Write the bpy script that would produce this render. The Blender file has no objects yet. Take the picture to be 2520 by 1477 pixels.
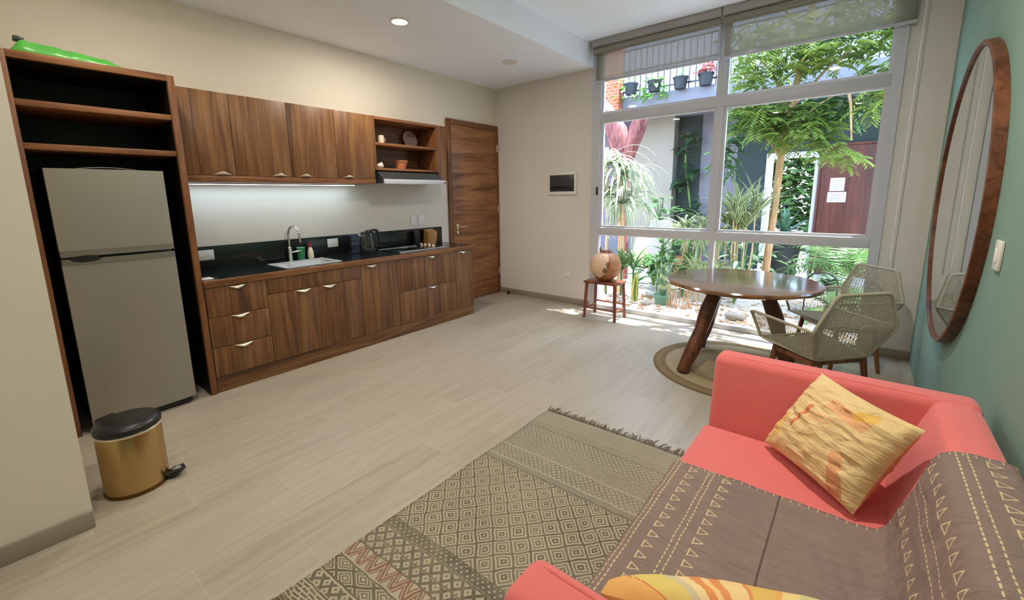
import bpy, bmesh, math, random
from mathutils import Vector, Matrix, noise
R = random.Random(7)
PI = math.pi
scene = bpy.context.scene
C = scene.collection
W, Y1 = 4.849, 4.226            # green wall, window wall
HL, HH, XS = 3.05, 3.32, 1.62   # lower ceiling, upper ceiling, soffit edge

# ------------------------------------------------------------------ helpers
def lin(c):
    if isinstance(c, str):
        c = [int(c[i:i + 2], 16) / 255 for i in (0, 2, 4)]
    else:
        c = [k / 255 for k in c]
    return tuple(k / 12.92 if k <= .04045 else ((k + .055) / 1.055) ** 2.4 for k in c) + (1,)

class B:
    """collects geometry for one mesh object"""
    def __init__(s):
        s.v, s.f, s.uv, s.sm = [], [], [], []
    def add(s, vs, fs, uvs=None, smooth=False):
        o = len(s.v)
        s.v += [tuple(p) for p in vs]
        for i, f in enumerate(fs):
            s.f.append([k + o for k in f])
            s.uv.append(uvs[i] if uvs else [(0, 0)] * len(f))
            s.sm.append(smooth)
        return s
    def box(s, x0, y0, z0, x1, y1, z1, bev=0, seg=2, warp=None, M=None):
        bm = bmesh.new()
        bmesh.ops.create_cube(bm, size=1)
        for v in bm.verts:
            v.co = ((x0 + x1) / 2 + v.co.x * (x1 - x0), (y0 + y1) / 2 + v.co.y * (y1 - y0), (z0 + z1) / 2 + v.co.z * (z1 - z0))
        if bev:
            bmesh.ops.bevel(bm, geom=bm.edges[:], offset=bev, segments=seg, affect='EDGES', profile=.5)
        bm.verts.ensure_lookup_table()
        vs = [v.co.copy() for v in bm.verts]
        if warp: vs = [warp(p) for p in vs]
        if M: vs = [M @ p for p in vs]
        s.add(vs, [[v.index for v in f.verts] for f in bm.faces], None, bool(bev) and seg > 2)
        bm.free()
        return s
    def tube(s, pts, r, n=8, closed=False, caps=True, flat=1.0):
        pts = [Vector(p) for p in pts]
        m = len(pts)
        rs = r if isinstance(r, (list, tuple)) else [r] * m
        vs, fs = [], []
        prev = None
        for i, p in enumerate(pts):
            a = pts[(i - 1) % m] if (i or closed) else p
            b = pts[(i + 1) % m] if (i < m - 1 or closed) else p
            t = (b - a).normalized()
            if prev is None:
                up = Vector((0, 0, 1)) if abs(t.z) < .9 else Vector((1, 0, 0))
                x = t.cross(up).normalized()
            else:
                x = (prev - t * prev.dot(t)).normalized()
            prev = x
            y = t.cross(x)
            for k in range(n):
                a_ = 2 * PI * k / n
                vs.append(p + x * math.cos(a_) * rs[i] + y * math.sin(a_) * rs[i] * flat)
        for i in range(m if closed else m - 1):
            j = (i + 1) % m
            for k in range(n):
                l = (k + 1) % n
                fs.append([i * n + k, i * n + l, j * n + l, j * n + k])
        if caps and not closed:
            fs.append(list(range(n))[::-1]); fs.append([(m - 1) * n + k for k in range(n)])
        return s.add(vs, fs, None, n > 5)
    def cyl(s, p0, p1, r0, r1=None, n=20, caps=True):
        return s.tube([p0, p1], [r0, r0 if r1 is None else r1], n, False, caps)
    def lathe(s, prof, cx=0, cy=0, cz=0, n=32, axis='z', sy=1.0):
        vs, fs = [], []
        for r, h in prof:
            for k in range(n):
                a = 2 * PI * k / n
                q = (r * math.cos(a), r * math.sin(a) * sy, h)
                if axis == 'x': q = (q[2], q[0], q[1])
                if axis == 'y': q = (q[0], q[2], q[1])
                vs.append((cx + q[0], cy + q[1], cz + q[2]))
        for i in range(len(prof) - 1):
            for k in range(n):
                l = (k + 1) % n
                fs.append([i * n + k, i * n + l, (i + 1) * n + l, (i + 1) * n + k])
        return s.add(vs, fs, None, True)
    def ball(s, c, r, nu=16, nv=10, M=None):
        if not isinstance(r, (tuple, list)): r = (r, r, r)
        vs, fs = [], []
        for i in range(nv + 1):
            t = PI * i / nv
            for k in range(nu):
                a = 2 * PI * k / nu
                p = Vector((r[0] * math.sin(t) * math.cos(a), r[1] * math.sin(t) * math.sin(a), r[2] * math.cos(t)))
                if M: p = M @ p
                vs.append(p + Vector(c))
        for i in range(nv):
            for k in range(nu):
                l = (k + 1) % nu
                fs.append([i * nu + k, (i + 1) * nu + k, (i + 1) * nu + l, i * nu + l])
        return s.add(vs, fs, None, True)
    def grid(s, fn, nu, nv, uvf=None, smooth=True, flip=False):
        vs, fs, uvs = [], [], []
        for i in range(nu + 1):
            for j in range(nv + 1):
                vs.append(fn(i / nu, j / nv))
        for i in range(nu):
            for j in range(nv):
                q = [(i, j), (i + 1, j), (i + 1, j + 1), (i, j + 1)]
                if flip: q = q[::-1]
                fs.append([a * (nv + 1) + b for a, b in q])
                uvs.append([(uvf(a / nu, b / nv) if uvf else (a / nu, b / nv)) for a, b in q])
        return s.add(vs, fs, uvs, smooth)
    def prism(s, poly, axis, d0, d1):
        n = len(poly)
        def P(a, b, d):
            return {'x': (d, a, b), 'y': (a, d, b), 'z': (a, b, d)}[axis]
        vs = [P(a, b, d0) for a, b in poly] + [P(a, b, d1) for a, b in poly]
        fs = [list(range(n))[::-1], list(range(n, 2 * n))] + [[i, (i + 1) % n, n + (i + 1) % n, n + i] for i in range(n)]
        return s.add(vs, fs)
    def build(s, name, m, parent=None, label=None, recalc=False, thick=None, **props):
        base = Vector((0, 0, 0))
        q = parent
        while q:
            base += q.location; q = q.parent
        me = bpy.data.meshes.new(name)
        me.from_pydata([(p[0] - base.x, p[1] - base.y, p[2] - base.z) for p in s.v], [], s.f)
        ul = me.uv_layers.new(name='UVMap')
        flat = [c for f in s.uv for uv in f for c in uv]
        ul.data.foreach_set('uv', flat)
        me.polygons.foreach_set('use_smooth', s.sm)
        if recalc:
            bm = bmesh.new(); bm.from_mesh(me); bmesh.ops.recalc_face_normals(bm, faces=bm.faces[:]); bm.to_mesh(me); bm.free()
        me.materials.append(m)
        me.set_sharp_from_angle(angle=math.radians(38))
        o = bpy.data.objects.new(name, me)
        C.objects.link(o)
        if parent: o.parent = parent
        if label: o['label'] = label
        if thick:
            md = o.modifiers.new('Solidify', 'SOLIDIFY'); md.thickness = thick; md.offset = -1
        for k, v in props.items(): o[k] = v
        return o

def thing(name, label, cat, loc=(0, 0, 0), group=None):
    o = bpy.data.objects.new(name, None)
    o.empty_display_size = .1
    C.objects.link(o)
    o.location = loc; o['label'] = label; o['category'] = cat
    if group: o['group'] = group
    return o
def single(b, name, m, label, cat, group=None, **kw):
    o = b.build(name, m, None, label, **kw)
    o['category'] = cat
    if group: o['group'] = group
    return o
def struct(b, name, m, parent=None, **kw):
    o = b.build(name, m, parent, **kw)
    if not parent: o['kind'] = 'structure'
    return o
def dup(root, loc, label, rz=0, group=None):
    r = root.copy(); C.objects.link(r); r.location = loc; r.rotation_euler = (0, 0, rz); r['label'] = label
    if group: r['group'] = group
    for ch in list(root.children):
        c = ch.copy(); C.objects.link(c); c.parent = r
        for g in ch.children:
            d = g.copy(); C.objects.link(d); d.parent = c
    return r

# ------------------------------------------------------------------ materials
class X:
    """arithmetic on shader sockets"""
    def __init__(s, t, k): s.t, s.k = t, k
    def _m(s, op, *a):
        n = s.t.nodes.new('ShaderNodeMath'); n.operation = op
        for i, q in enumerate((s,) + a):
            if isinstance(q, X): s.t.links.new(q.k, n.inputs[i])
            else: n.inputs[i].default_value = q
        return X(s.t, n.outputs[0])
    def __add__(s, o): return s._m('ADD', o)
    def __sub__(s, o): return s._m('SUBTRACT', o)
    def __mul__(s, o): return s._m('MULTIPLY', o)
    def __truediv__(s, o): return s._m('DIVIDE', o)
    def fr(s): return s._m('FRACT')
    def fl(s): return s._m('FLOOR')
    def ab(s): return s._m('ABSOLUTE')
    def sin(s): return s._m('SINE')
    def lt(s, o): return s._m('LESS_THAN', o)
    def gt(s, o): return s._m('GREATER_THAN', o)
    def mn(s, o): return s._m('MINIMUM', o)
    def mx(s, o): return s._m('MAXIMUM', o)
    def sq(s): return s._m('SQRT')
    def inv(s): return (s * -1) + 1
    def band(s, a, b): return s.gt(a) * s.lt(b)
    def clamp(s): return s.mx(0).mn(1)

class Mat:
    def __init__(s, name, rough=.5, metal=0, spec=.5):
        s.m = bpy.data.materials.new(name); s.m.use_nodes = True
        s.t = s.m.node_tree; s.N = s.t.nodes; s.L = s.t.links
        s.b = s.N['Principled BSDF']; s.out = s.N['Material Output']
        s.b.inputs['Roughness'].default_value = rough
        s.b.inputs['Metallic'].default_value = metal
        s.b.inputs['Specular IOR Level'].default_value = spec
    def n(s, typ, **kw):
        o = s.N.new(typ)
        for k, v in kw.items(): setattr(o, k, v)
        return o
    def coord(s, kind='Object', rand=0):
        tc = s.n('ShaderNodeTexCoord')
        k = tc.outputs[kind]
        if rand:
            oi = s.n('ShaderNodeObjectInfo')
            ad = s.n('ShaderNodeVectorMath', operation='MULTIPLY_ADD')
            cm = s.n('ShaderNodeCombineXYZ')
            for i in range(3): s.L.new(oi.outputs['Random'], cm.inputs[i])
            s.L.new(cm.outputs[0], ad.inputs[0]); ad.inputs[1].default_value = (rand, rand * .7, rand * 1.3)
            s.L.new(k, ad.inputs[2]); k = ad.outputs[0]
        return k
    def scale(s, k, v):
        mp = s.n('ShaderNodeMapping'); mp.inputs['Scale'].default_value = v
        s.L.new(k, mp.inputs['Vector']); return mp.outputs[0]
    def noise(s, k, scale=1, detail=3, rough=.5, dist=0):
        n = s.n('ShaderNodeTexNoise')
        n.inputs['Scale'].default_value = scale; n.inputs['Detail'].default_value = detail
        n.inputs['Roughness'].default_value = rough; n.inputs['Distortion'].default_value = dist
        s.L.new(k, n.inputs['Vector']); return X(s.t, n.outputs['Fac'])
    def xyz(s, k):
        n = s.n('ShaderNodeSeparateXYZ'); s.L.new(k, n.inputs[0]); return [X(s.t, o) for o in n.outputs]
    def ramp(s, x, stops):
        r = s.n('ShaderNodeValToRGB'); e = r.color_ramp.elements
        while len(e) < len(stops): e.new(.5)
        for el, (p, c) in zip(e, stops): el.position = p; el.color = lin(c)
        s.L.new(x.k, r.inputs[0]); return r.outputs[0]
    def mix(s, fac, a, b):
        n = s.n('ShaderNodeMix', data_type='RGBA')
        if isinstance(fac, X): s.L.new(fac.k, n.inputs[0])
        else: n.inputs[0].default_value = fac
        for q, i in ((a, 6), (b, 7)):
            if isinstance(q, (tuple, str)): n.inputs[i].default_value = lin(q)
            else: s.L.new(q, n.inputs[i])
        return n.outputs[2]
    def col(s, k):
        if isinstance(k, (tuple, str)): s.b.inputs['Base Color'].default_value = lin(k)
        else: s.L.new(k, s.b.inputs['Base Color'])
        return s
    def bump(s, x, st=.3, dist=.01):
        n = s.n('ShaderNodeBump'); n.inputs['Strength'].default_value = st; n.inputs['Distance'].default_value = dist
        s.L.new(x.k, n.inputs['Height']); s.L.new(n.outputs[0], s.b.inputs['Normal']); return s
    def translucent(s, colsock, fac=.4):
        t = s.n('ShaderNodeBsdfTranslucent'); mx = s.n('ShaderNodeMixShader'); mx.inputs[0].default_value = fac
        if isinstance(colsock, (tuple, str)): t.inputs[0].default_value = lin(colsock)
        else: s.L.new(colsock, t.inputs[0])
        s.L.new(s.b.outputs[0], mx.inputs[1]); s.L.new(t.outputs[0], mx.inputs[2]); s.L.new(mx.outputs[0], s.out.inputs[0])
        return s

def plain(name, c, rough=.5, metal=0, spec=.5, var=.06, vs=3, bump=0, bs=200):
    """a slightly uneven painted / moulded surface"""
    m = Mat(name, rough, metal, spec)
    k = m.coord('Object', 3)
    a = tuple(max(0, min(255, q * (1 - var))) for q in ([int(c[i:i + 2], 16) for i in (0, 2, 4)] if isinstance(c, str) else c))
    b = tuple(max(0, min(255, q * (1 + var))) for q in ([int(c[i:i + 2], 16) for i in (0, 2, 4)] if isinstance(c, str) else c))
    m.col(m.mix(m.noise(k, vs, 3), a, b))
    if bump: m.bump(m.noise(k, bs, 2), bump, .002)
    return m.m

def wood(name, dark, mid, light, axis='z', across=17, along=.9, rough=.42, spec=.4):
    m = Mat(name, rough, 0, spec)
    k = m.coord('Object', 9)
    sc = {'x': (along, across, across), 'y': (across, along, across), 'z': (across, across, along)}[axis]
    n1 = m.noise(m.scale(k, sc), 1, 5, .6, .9)
    sc2 = tuple(q * (7 if q == across else 3) for q in sc)
    n2 = m.noise(m.scale(k, sc2), 1, 3, .6, .3)
    f = n1 * .72 + n2 * .28
    m.col(m.ramp(f, [(.33, dark), (.47, mid), (.62, light), (.75, mid)]))
    m.bump(n2, .12, .002)
    return m.m

WAL = ('4a2f1c', '704a2b', '8d653d')
M = {}
M['walnut_v'] = wood('walnut_vertical', *WAL, 'z')
M['walnut_h'] = wood('walnut_horizontal', *WAL, 'y')
M['walnut_edge'] = wood('walnut_edge', '55331f', '7a4d2e', '93633c', 'y', 20, 1.5)
M['walnut_edge_v'] = wood('walnut_edge_upright', '54331f', '734829', '8a5c37', 'z', 20, 1.5)
M['niche_shade'] = plain('niche_shade_black', (20, 15, 12), .45, 0, .3)  # near-black colour paints in the shade of the unlit refrigerator niche
M['door_wood'] = wood('door_wood', '573520', '8a5a36', 'a57348', 'y', 11, 1.1)
M['wall'] = plain('warm_white_paint', (224, 215, 199), .85, 0, .2, .02, 1.5, .08, 120)
M['wall_grey'] = plain('grey_white_paint', (222, 216, 210), .85, 0, .2, .02, 1.5, .08, 120)
M['green_wall'] = plain('sage_green_paint', (126, 155, 140), .8, 0, .25, .03, 1.2, .08, 120)
M['ceil'] = plain('ceiling_paint', (241, 246, 255), .9, 0, .2, .015, 1.2)
M['skirt'] = plain('grey_skirting', (150, 138, 122), .6)
M['white'] = plain('white_plastic', (225, 222, 215), .35, 0, .5, .02)
M['white_metal'] = plain('white_painted_metal', (196, 198, 205), .4, 0, .5, .02)
M['black'] = plain('black_plastic', (22, 22, 23), .35, 0, .5, .1)
M['dark_grey'] = plain('dark_grey_plastic', (58, 60, 62), .35)
M['chrome'] = plain('chrome', (220, 220, 222), .12, 1)
M['steel'] = plain('brushed_steel', (190, 190, 188), .3, 1)
M['sink'] = plain('satin_sink_steel', (206, 210, 212), .4, .45)
M['nickel'] = plain('satin_nickel', (240, 228, 205), .28, 1)
M['gold'] = plain('brushed_gold', (196, 164, 112), .25, 1)
M['gold_dark'] = plain('bronze_rim', (120, 86, 52), .3, 1)
M['rubber'] = plain('rubber', (18, 18, 18), .8)
M['cream'] = plain('cream_ceramic', (226, 208, 182), .3)
M['terracotta'] = plain('terracotta', (196, 126, 88), .75, 0, .3, .1, 12)
M['clay'] = plain('peach_clay', (222, 176, 142), .8, 0, .3, .1, 6)  # peach is the clay's own colour
M['paper'] = plain('white_paper', (235, 233, 228), .8, 0, .2, .02)
M['ink'] = plain('grey_print', (140, 140, 145), .8)
M['green_plastic'] = plain('green_plastic', (38, 118, 78), .4)
M['red_plastic'] = plain('red_plastic', (150, 40, 34), .4)
M['beige_cord'] = plain('beige_cord', (168, 161, 140), .7, 0, .3, .05, 30)
M['stool_wood'] = wood('red_brown_wood', '4c241b', '7a3f2c', '9a5a40', 'z', 25, 2, .35, .5)
M['leg_wood'] = wood('dark_log_wood', '2e160c', '55301c', '70442a', 'z', 22, 1.5, .4)
M['chair_wood'] = wood('chair_wood', '4a2a1a', '6e4329', '8c5b3a', 'z', 22, 1.5, .4)
M['fringe'] = plain('rug_fringe', (112, 98, 78), .9, 0, .1, .3, 30)
M['brown_door'] = wood('brown_plank_door', '3c1d14', '562a1e', '693726', 'z', 9, .7, .55)
M['knife_wood'] = wood('block_wood', '8a5a30', 'b98450', 'd0a068', 'z', 30, 2)

def granite():
    m = Mat('black_granite', .16, 0, .5)
    k = m.coord('Object')
    n = m.noise(k, 260, 2, .6)
    m.col(m.ramp(n, [(.3, (14, 17, 16)), (.62, (24, 28, 27)), (.75, (70, 74, 74))]))
    return m.m
M['granite'] = granite()

def fridge_mat():
    m = Mat('silver_enamel', .38, .55, .5)
    k = m.coord('Object')
    m.col(m.mix(m.noise(m.scale(k, (8, 8, 1)), 1, 2), (156, 150, 138), (162, 156, 144)))
    return m.m
M['fridge'] = fridge_mat()
M['fridge_trim'] = plain('grey_trim', (120, 114, 104), .4, .3)

def floor_mat():
    m = Mat('wood_look_tile', .38, 0, .45)
    k = m.coord('Object')
    x, y, z = m.xyz(k)
    wx, ly = .2, 1.2
    row = (x / wx).fl()
    yy = y + (row * .37).fr() * ly * 1.0 + row * .4
    colm = (yy / ly).fl()
    wn = m.n('ShaderNodeTexWhiteNoise'); wn.noise_dimensions = '2D'
    cm = m.n('ShaderNodeCombineXYZ'); m.L.new(row.k, cm.inputs[0]); m.L.new(colm.k, cm.inputs[1]); m.L.new(cm.outputs[0], wn.inputs['Vector'])
    rnd = X(m.t, wn.outputs['Value'])
    ex = ((x / wx).fr() - .5).ab(); ey = ((yy / ly).fr() - .5).ab()
    gr = ex.gt(.492).mx(ey.gt(.4988))
    cb = m.n('ShaderNodeCombineXYZ')
    m.L.new((x * 22 + rnd * 40).k, cb.inputs[0]); m.L.new((y * 1.6).k, cb.inputs[1]); m.L.new(rnd.k, cb.inputs[2])
    g = m.noise(cb.outputs[0], 1, 4, .6, .6)
    f = g * .62 + rnd * .14 + .12
    c = m.ramp(f, [(.3, (158, 147, 130)), (.5, (174, 163, 146)), (.75, (188, 177, 160))])
    m.col(m.mix(gr * .38, c, (205, 196, 180)))
    m.bump(gr * -1, .25, .002)
    return m.m
M['floor'] = floor_mat()

def fabric(name, c, c2, bs=900, rough=.95, fold=0):
    m = Mat(name, rough, 0, .15)
    k = m.coord('Object')
    n = m.noise(k, bs, 1)
    m.col(m.mix(m.noise(k, 6, 3), c, c2))
    m.bump(n, .25, .001)
    m.b.inputs['Sheen Weight'].default_value = .25
    return m.m
M['coral'] = fabric('coral_fabric', (216, 108, 106), (222, 115, 112))
M['coral_dark'] = fabric('coral_button', (150, 52, 46), (160, 58, 50))

def rug_mat():
    m = Mat('block_print_rug', .95, 0, .1)
    u, v, _ = m.xyz(m.coord('UV'))
    wob = m.noise(m.coord('UV'), 9, 2)
    u = u + (wob - .5) * .03; v = v + (m.noise(m.coord('UV'), 12, 2) - .5) * .018
    def dia(px, py, e0):
        d = ((u / px).fr() - .5).ab() + ((v / py).fr() - .5).ab()
        return d.mn(d.inv())
    e = dia(.106, .113, 0)
    field = e.gt(.44).mx(e.band(.265, .335)).mx(e.band(.06, .165))
    e2 = dia(.13, .08, 0)
    hexa = e2.gt(.42).mx(e2.band(.26, .34)).mx(e2.band(.1, .18))
    zz = ((u / .07).fr() - .5).ab() * 2
    t = ((v + .09) / .08)
    tri = (zz - t).ab().lt(.16).mx((zz - t + .42).ab().lt(.1)).mx((zz - t - .4).ab().lt(.1))
    e3 = dia(.06, .06, 0)
    chain = e3.gt(.34).mx(e3.lt(.1))
    chk = ((u / .012).fr().gt(.5) - (v / .012).fr().gt(.5)).ab()
    dash = (v / .014).fr().gt(.45) * ((u / .05 + (v / .014).fl() * .37).fr().lt(.82))
    e4 = dia(.03, .035, 0)
    sm = e4.gt(.33).mx(e4.lt(.09))
    star = e4.gt(.2)
    dark = (v.band(.18, .81) * field
            + v.band(.81, .86) * chk + v.band(.87, .98) * sm * .7 + v.band(.99, 1.10) * ((zz * .08 + v * .5).fr() / .02).fr().gt(.55) * .85
            + v.band(1.12, 1.25) * sm * .65 + v.band(1.26, 1.30) * chk * .8 + v.band(1.32, 1.45) * chk * .6
            + v.band(.125, .175) * star + v.band(.055, .115) * chain + v.band(-.005, .045) * chain
            + v.band(-.18, -.105) * hexa + v.band(-.248, -.195) * chain + v.band(-.345, -.262) * dash)
    for q in (.178, .82, .12, .05, -.008, -.1, -.184, -.255, -.35, 1.11, 1.255, 1.31):
        dark = dark.mx((v - q).ab().lt(.0035))
    red = v.band(-.09, -.01) * tri
    wear = m.noise(m.coord('UV'), 14, 4, .65) * 1.1 + m.noise(m.coord('UV'), 2.6, 3) * .9 - .25
    dark = (dark * (wear * .55 + .28)).clamp()
    base = m.mix(m.noise(m.coord('UV'), 3.5, 3), (160, 149, 126), (184, 172, 146))
    base = m.mix(v.gt(.8) * .5, base, (160, 153, 136))
    c = m.mix(dark, base, (70, 64, 55))
    m.col(m.mix((red * .75).clamp(), c, (120, 70, 50)))
    m.bump(m.noise(m.coord('UV'), 500, 1), .3, .002)
    return m.m

def throw_mat(rows, seam, vedge):
    m = Mat('stitched_throw', .95, 0, .1)
    u, v, _ = m.xyz(m.coord('UV'))
    st = None
    for kind, u0, p in rows:
        if kind == 'd':
            k = (u - u0).ab().lt(.0019) * (v / .02).fr().lt(.68)
        else:
            a = ((v / p).fr() - .5).ab()
            b = (u - u0) / .034 + .5
            big = (a - b.inv() * .34 ).lt(0) * b.band(0, 1)
            small = (a - (b.inv() * .34 - .075)).lt(0) * b.band(.12, .72)
            k = big - small * big
        st = k if st is None else st.mx(k)
    whip = v.gt(vedge - .016) * (u / .026).fr().lt(.1)
    st = st.mx(whip)
    base = m.mix(m.noise(m.coord('UV'), 5, 4), (130, 112, 105), (148, 128, 119))
    base = m.mix((u - seam).ab().lt(.003), base, (98, 82, 75))
    m.col(m.mix(st, base, (214, 192, 152)))
    cr = m.noise(m.scale(m.coord('UV'), (9, 26, 1)), 1, 4, .6, 1.5)
    m.bump(st * .12 + cr + m.noise(m.coord('UV'), 900, 1) * .04, .65, .025)
    return m.m

def pillow_yellow():
    m = Mat('yellow_patch_cushion', .85, 0, .15)
    uvc = m.coord('UV')
    u, v, _ = m.xyz(uvc)
    base = m.mix(m.noise(uvc, 3, 3), (220, 186, 130), (228, 202, 154))
    def strip(c, cu, cv, ang, lu, lv, fac):
        ca, sa = math.cos(ang), math.sin(ang)
        a = ((u - cu) * ca + (v - cv) * sa).ab().lt(lu); b = ((v - cv) * ca - (u - cu) * sa).ab().lt(lv)
        w = (m.noise(uvc, 40, 2) * .6 + .6).mn(1)
        return m.mix(a * b * w * fac, c, CC)
    CC = (214, 112, 84); c = strip(base, .27, .52, 1.35, .17, .018, .9)
    CC = (226, 140, 104); c = strip(c, .6, .78, -.15, .2, .06, .55)
    c = strip(c, .78, .30, .3, .05, .12, .6); c = strip(c, .45, .63, .2, .14, .012, .5); c = strip(c, .45, .58, .2, .12, .01, .5)
    CC = (230, 176, 60); c = strip(c, .72, .85, .4, .08, .05, .7); c = strip(c, .1, .3, .2, .05, .16, .5)
    CC = (200, 96, 76); c = strip(c, .84, .12, .2, .06, .1, .6)
    m.col(c)
    m.bump(m.noise(m.scale(uvc, (4, 11, 1)), 1, 4, .55, 1.6), .5, .025)
    return m.m
def pillow_stripe():
    m = Mat('striped_cushion', .85, 0, .15)
    uvc = m.coord('UV')
    u, v, _ = m.xyz(uvc)
    r = m.n('ShaderNodeValToRGB'); r.color_ramp.interpolation = 'CONSTANT'
    st = [(0, (226, 168, 96)), (.09, (206, 110, 70)), (.105, (214, 196, 112)), (.22, (196, 186, 160)), (.26, (232, 208, 160)), (.30, (212, 118, 70)), (.335, (236, 196, 140)),
          (.36, (214, 122, 76)), (.395, (232, 200, 150)), (.47, (206, 120, 76)), (.485, (214, 176, 92)), (.575, (226, 158, 90)), (.60, (228, 206, 146)), (.66, (186, 196, 150)), (.8, (224, 200, 140)), (.88, (222, 150, 110)), (.93, (228, 204, 140))]
    e = r.color_ramp.elements
    while len(e) < len(st): e.new(.5)
    for el, (p, c) in zip(e, st): el.position = p; el.color = lin(c)
    m.L.new((u + (m.noise(uvc, 6, 2) - .5) * .015).k, r.inputs[0])
    m.col(m.mix(m.noise(uvc, 8, 3) * .5, r.outputs[0], (228, 190, 120)))
    m.bump(m.noise(uvc, 50, 2), .1, .002)
    return m.m

def jute():
    m = Mat('braided_jute', .95, 0, .1)
    k = m.coord('Object')
    x, y, z = m.xyz(k)
    r = (x * x + y * y).sq()
    ring = (r / .022).fr()
    n = m.noise(k, 60, 2)
    big = m.ramp(r / .7, [(0, (140, 122, 92)), (.45, (178, 160, 128)), (.6, (132, 112, 82)), (.66, (176, 158, 124)), (.82, (190, 174, 142)), (.85, (128, 108, 80)), (.93, (150, 130, 98)), (1, (104, 88, 64))])
    m.col(m.mix(ring.lt(.2) * .5, m.mix(n * .5, big, (120, 100, 74)), (84, 70, 50)))
    m.bump((ring - .5).ab() * -1 + n * .3, .6, .01)
    return m.m

def glass():
    m = Mat('window_glass')
    m.N.remove(m.b)
    t = m.n('ShaderNodeBsdfTransparent'); t.inputs[0].default_value = (.97, .99, .98, 1)
    g = m.n('ShaderNodeBsdfGlossy'); g.inputs['Roughness'].default_value = .02
    f = m.n('ShaderNodeFresnel'); f.inputs[0].default_value = 1.35
    mx = m.n('ShaderNodeMixShader')
    m.L.new(f.outputs[0], mx.inputs[0]); m.L.new(t.outputs[0], mx.inputs[1]); m.L.new(g.outputs[0], mx.inputs[2]); m.L.new(mx.outputs[0], m.out.inputs[0])
    return m.m
def smoked():
    m = Mat('smoked_glass')
    m.N.remove(m.b)
    t = m.n('ShaderNodeBsdfTransparent'); t.inputs[0].default_value = (.42, .44, .43, 1)
    g = m.n('ShaderNodeBsdfGlossy'); g.inputs['Roughness'].default_value = .05
    mx = m.n('ShaderNodeMixShader'); mx.inputs[0].default_value = .14
    m.L.new(t.outputs[0], mx.inputs[1]); m.L.new(g.outputs[0], mx.inputs[2]); m.L.new(mx.outputs[0], m.out.inputs[0])
    return m.m
def mirror_mat():
    m = Mat('mirror_silver', .01, 1); m.col((235, 238, 236)); return m.m
def blind_mat():
    m = Mat('roller_screen_fabric', .9, 0, .1)
    k = m.coord('Object'); x, y, z = m.xyz(k)
    w = ((x * 420).sin() * (z * 420).sin()) * .5 + .5
    m.col(m.mix(w, (170, 165, 150), (190, 185, 170)))
    t = m.n('ShaderNodeBsdfTransparent'); tl = m.n('ShaderNodeBsdfTranslucent'); tl.inputs[0].default_value = lin((176, 170, 152))
    a = m.n('ShaderNodeMixShader'); a.inputs[0].default_value = .3
    m.L.new(m.b.outputs[0], a.inputs[1]); m.L.new(tl.outputs[0], a.inputs[2])
    b = m.n('ShaderNodeMixShader'); b.inputs[0].default_value = .27
    m.L.new(a.outputs[0], b.inputs[1]); m.L.new(t.outputs[0], b.inputs[2]); m.L.new(b.outputs[0], m.out.inputs[0])
    return m.m
def emit(name, c, s):
    m = Mat(name); m.N.remove(m.b)
    e = m.n('ShaderNodeEmission'); e.inputs[0].default_value = c + (1,); e.inputs[1].default_value = s
    m.L.new(e.outputs[0], m.out.inputs[0]); return m.m
def leaf(name, c1, c2, tr=.35, stripe=None, vs=5, rough=.45):
    m = Mat(name, rough, 0, .4)
    k = m.coord('Object', 5)
    c = m.mix(m.noise(k, vs, 2), c1, c2)
    if stripe:
        u, v, _ = m.xyz(m.coord('UV'))
        a = (u - .5).ab()
        if stripe[0] == 'edge': f = a.gt(.27)
        elif stripe[0] == 'mid': f = a.lt(.2)
        else: f = (v * 24 + m.noise(m.coord('UV'), 9, 2) * 3).sin().gt(.3)
        c = m.mix(f, c, stripe[1])
    m.col(c); m.translucent(c, tr)
    return m.m
def gravel():
    m = Mat('pale_gravel', .95, 0, .1)
    k = m.coord('Object')
    vo = m.n('ShaderNodeTexVoronoi'); vo.inputs['Scale'].default_value = 28; m.L.new(k, vo.inputs['Vector'])
    c = m.ramp(m.noise(k, 5, 4, .65), [(.3, (184, 174, 160)), (.5, (212, 206, 198)), (.7, (226, 223, 219))])
    m.col(c); m.bump(X(m.t, vo.outputs['Distance']), .6, .02)
    return m.m
def brick():
    m = Mat('orange_brick', .85, 0, .2)
    k = m.coord('Object'); br = m.n('ShaderNodeTexBrick'); br.inputs['Scale'].default_value = 4
    mp = m.n('ShaderNodeMapping'); mp.inputs['Rotation'].default_value = (PI / 2, 0, 0); m.L.new(k, mp.inputs[0]); m.L.new(mp.outputs[0], br.inputs[0])
    br.inputs['Color1'].default_value = lin((176, 98, 70)); br.inputs['Color2'].default_value = lin((160, 82, 58)); br.inputs['Mortar'].default_value = lin((180, 140, 120))
    m.col(br.outputs[0]); return m.m
M['rug'] = rug_mat(); M['glass'] = glass(); M['smoked'] = smoked(); M['mirror'] = mirror_mat(); M['blind'] = blind_mat(); M['jute'] = jute()
LAMP_W, LAMP_C, LED_W, SUN_W, SKY_S, EXPO = 9.5, (1, .915, .79), 1.3, 13, 1.4, 1.04
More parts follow.
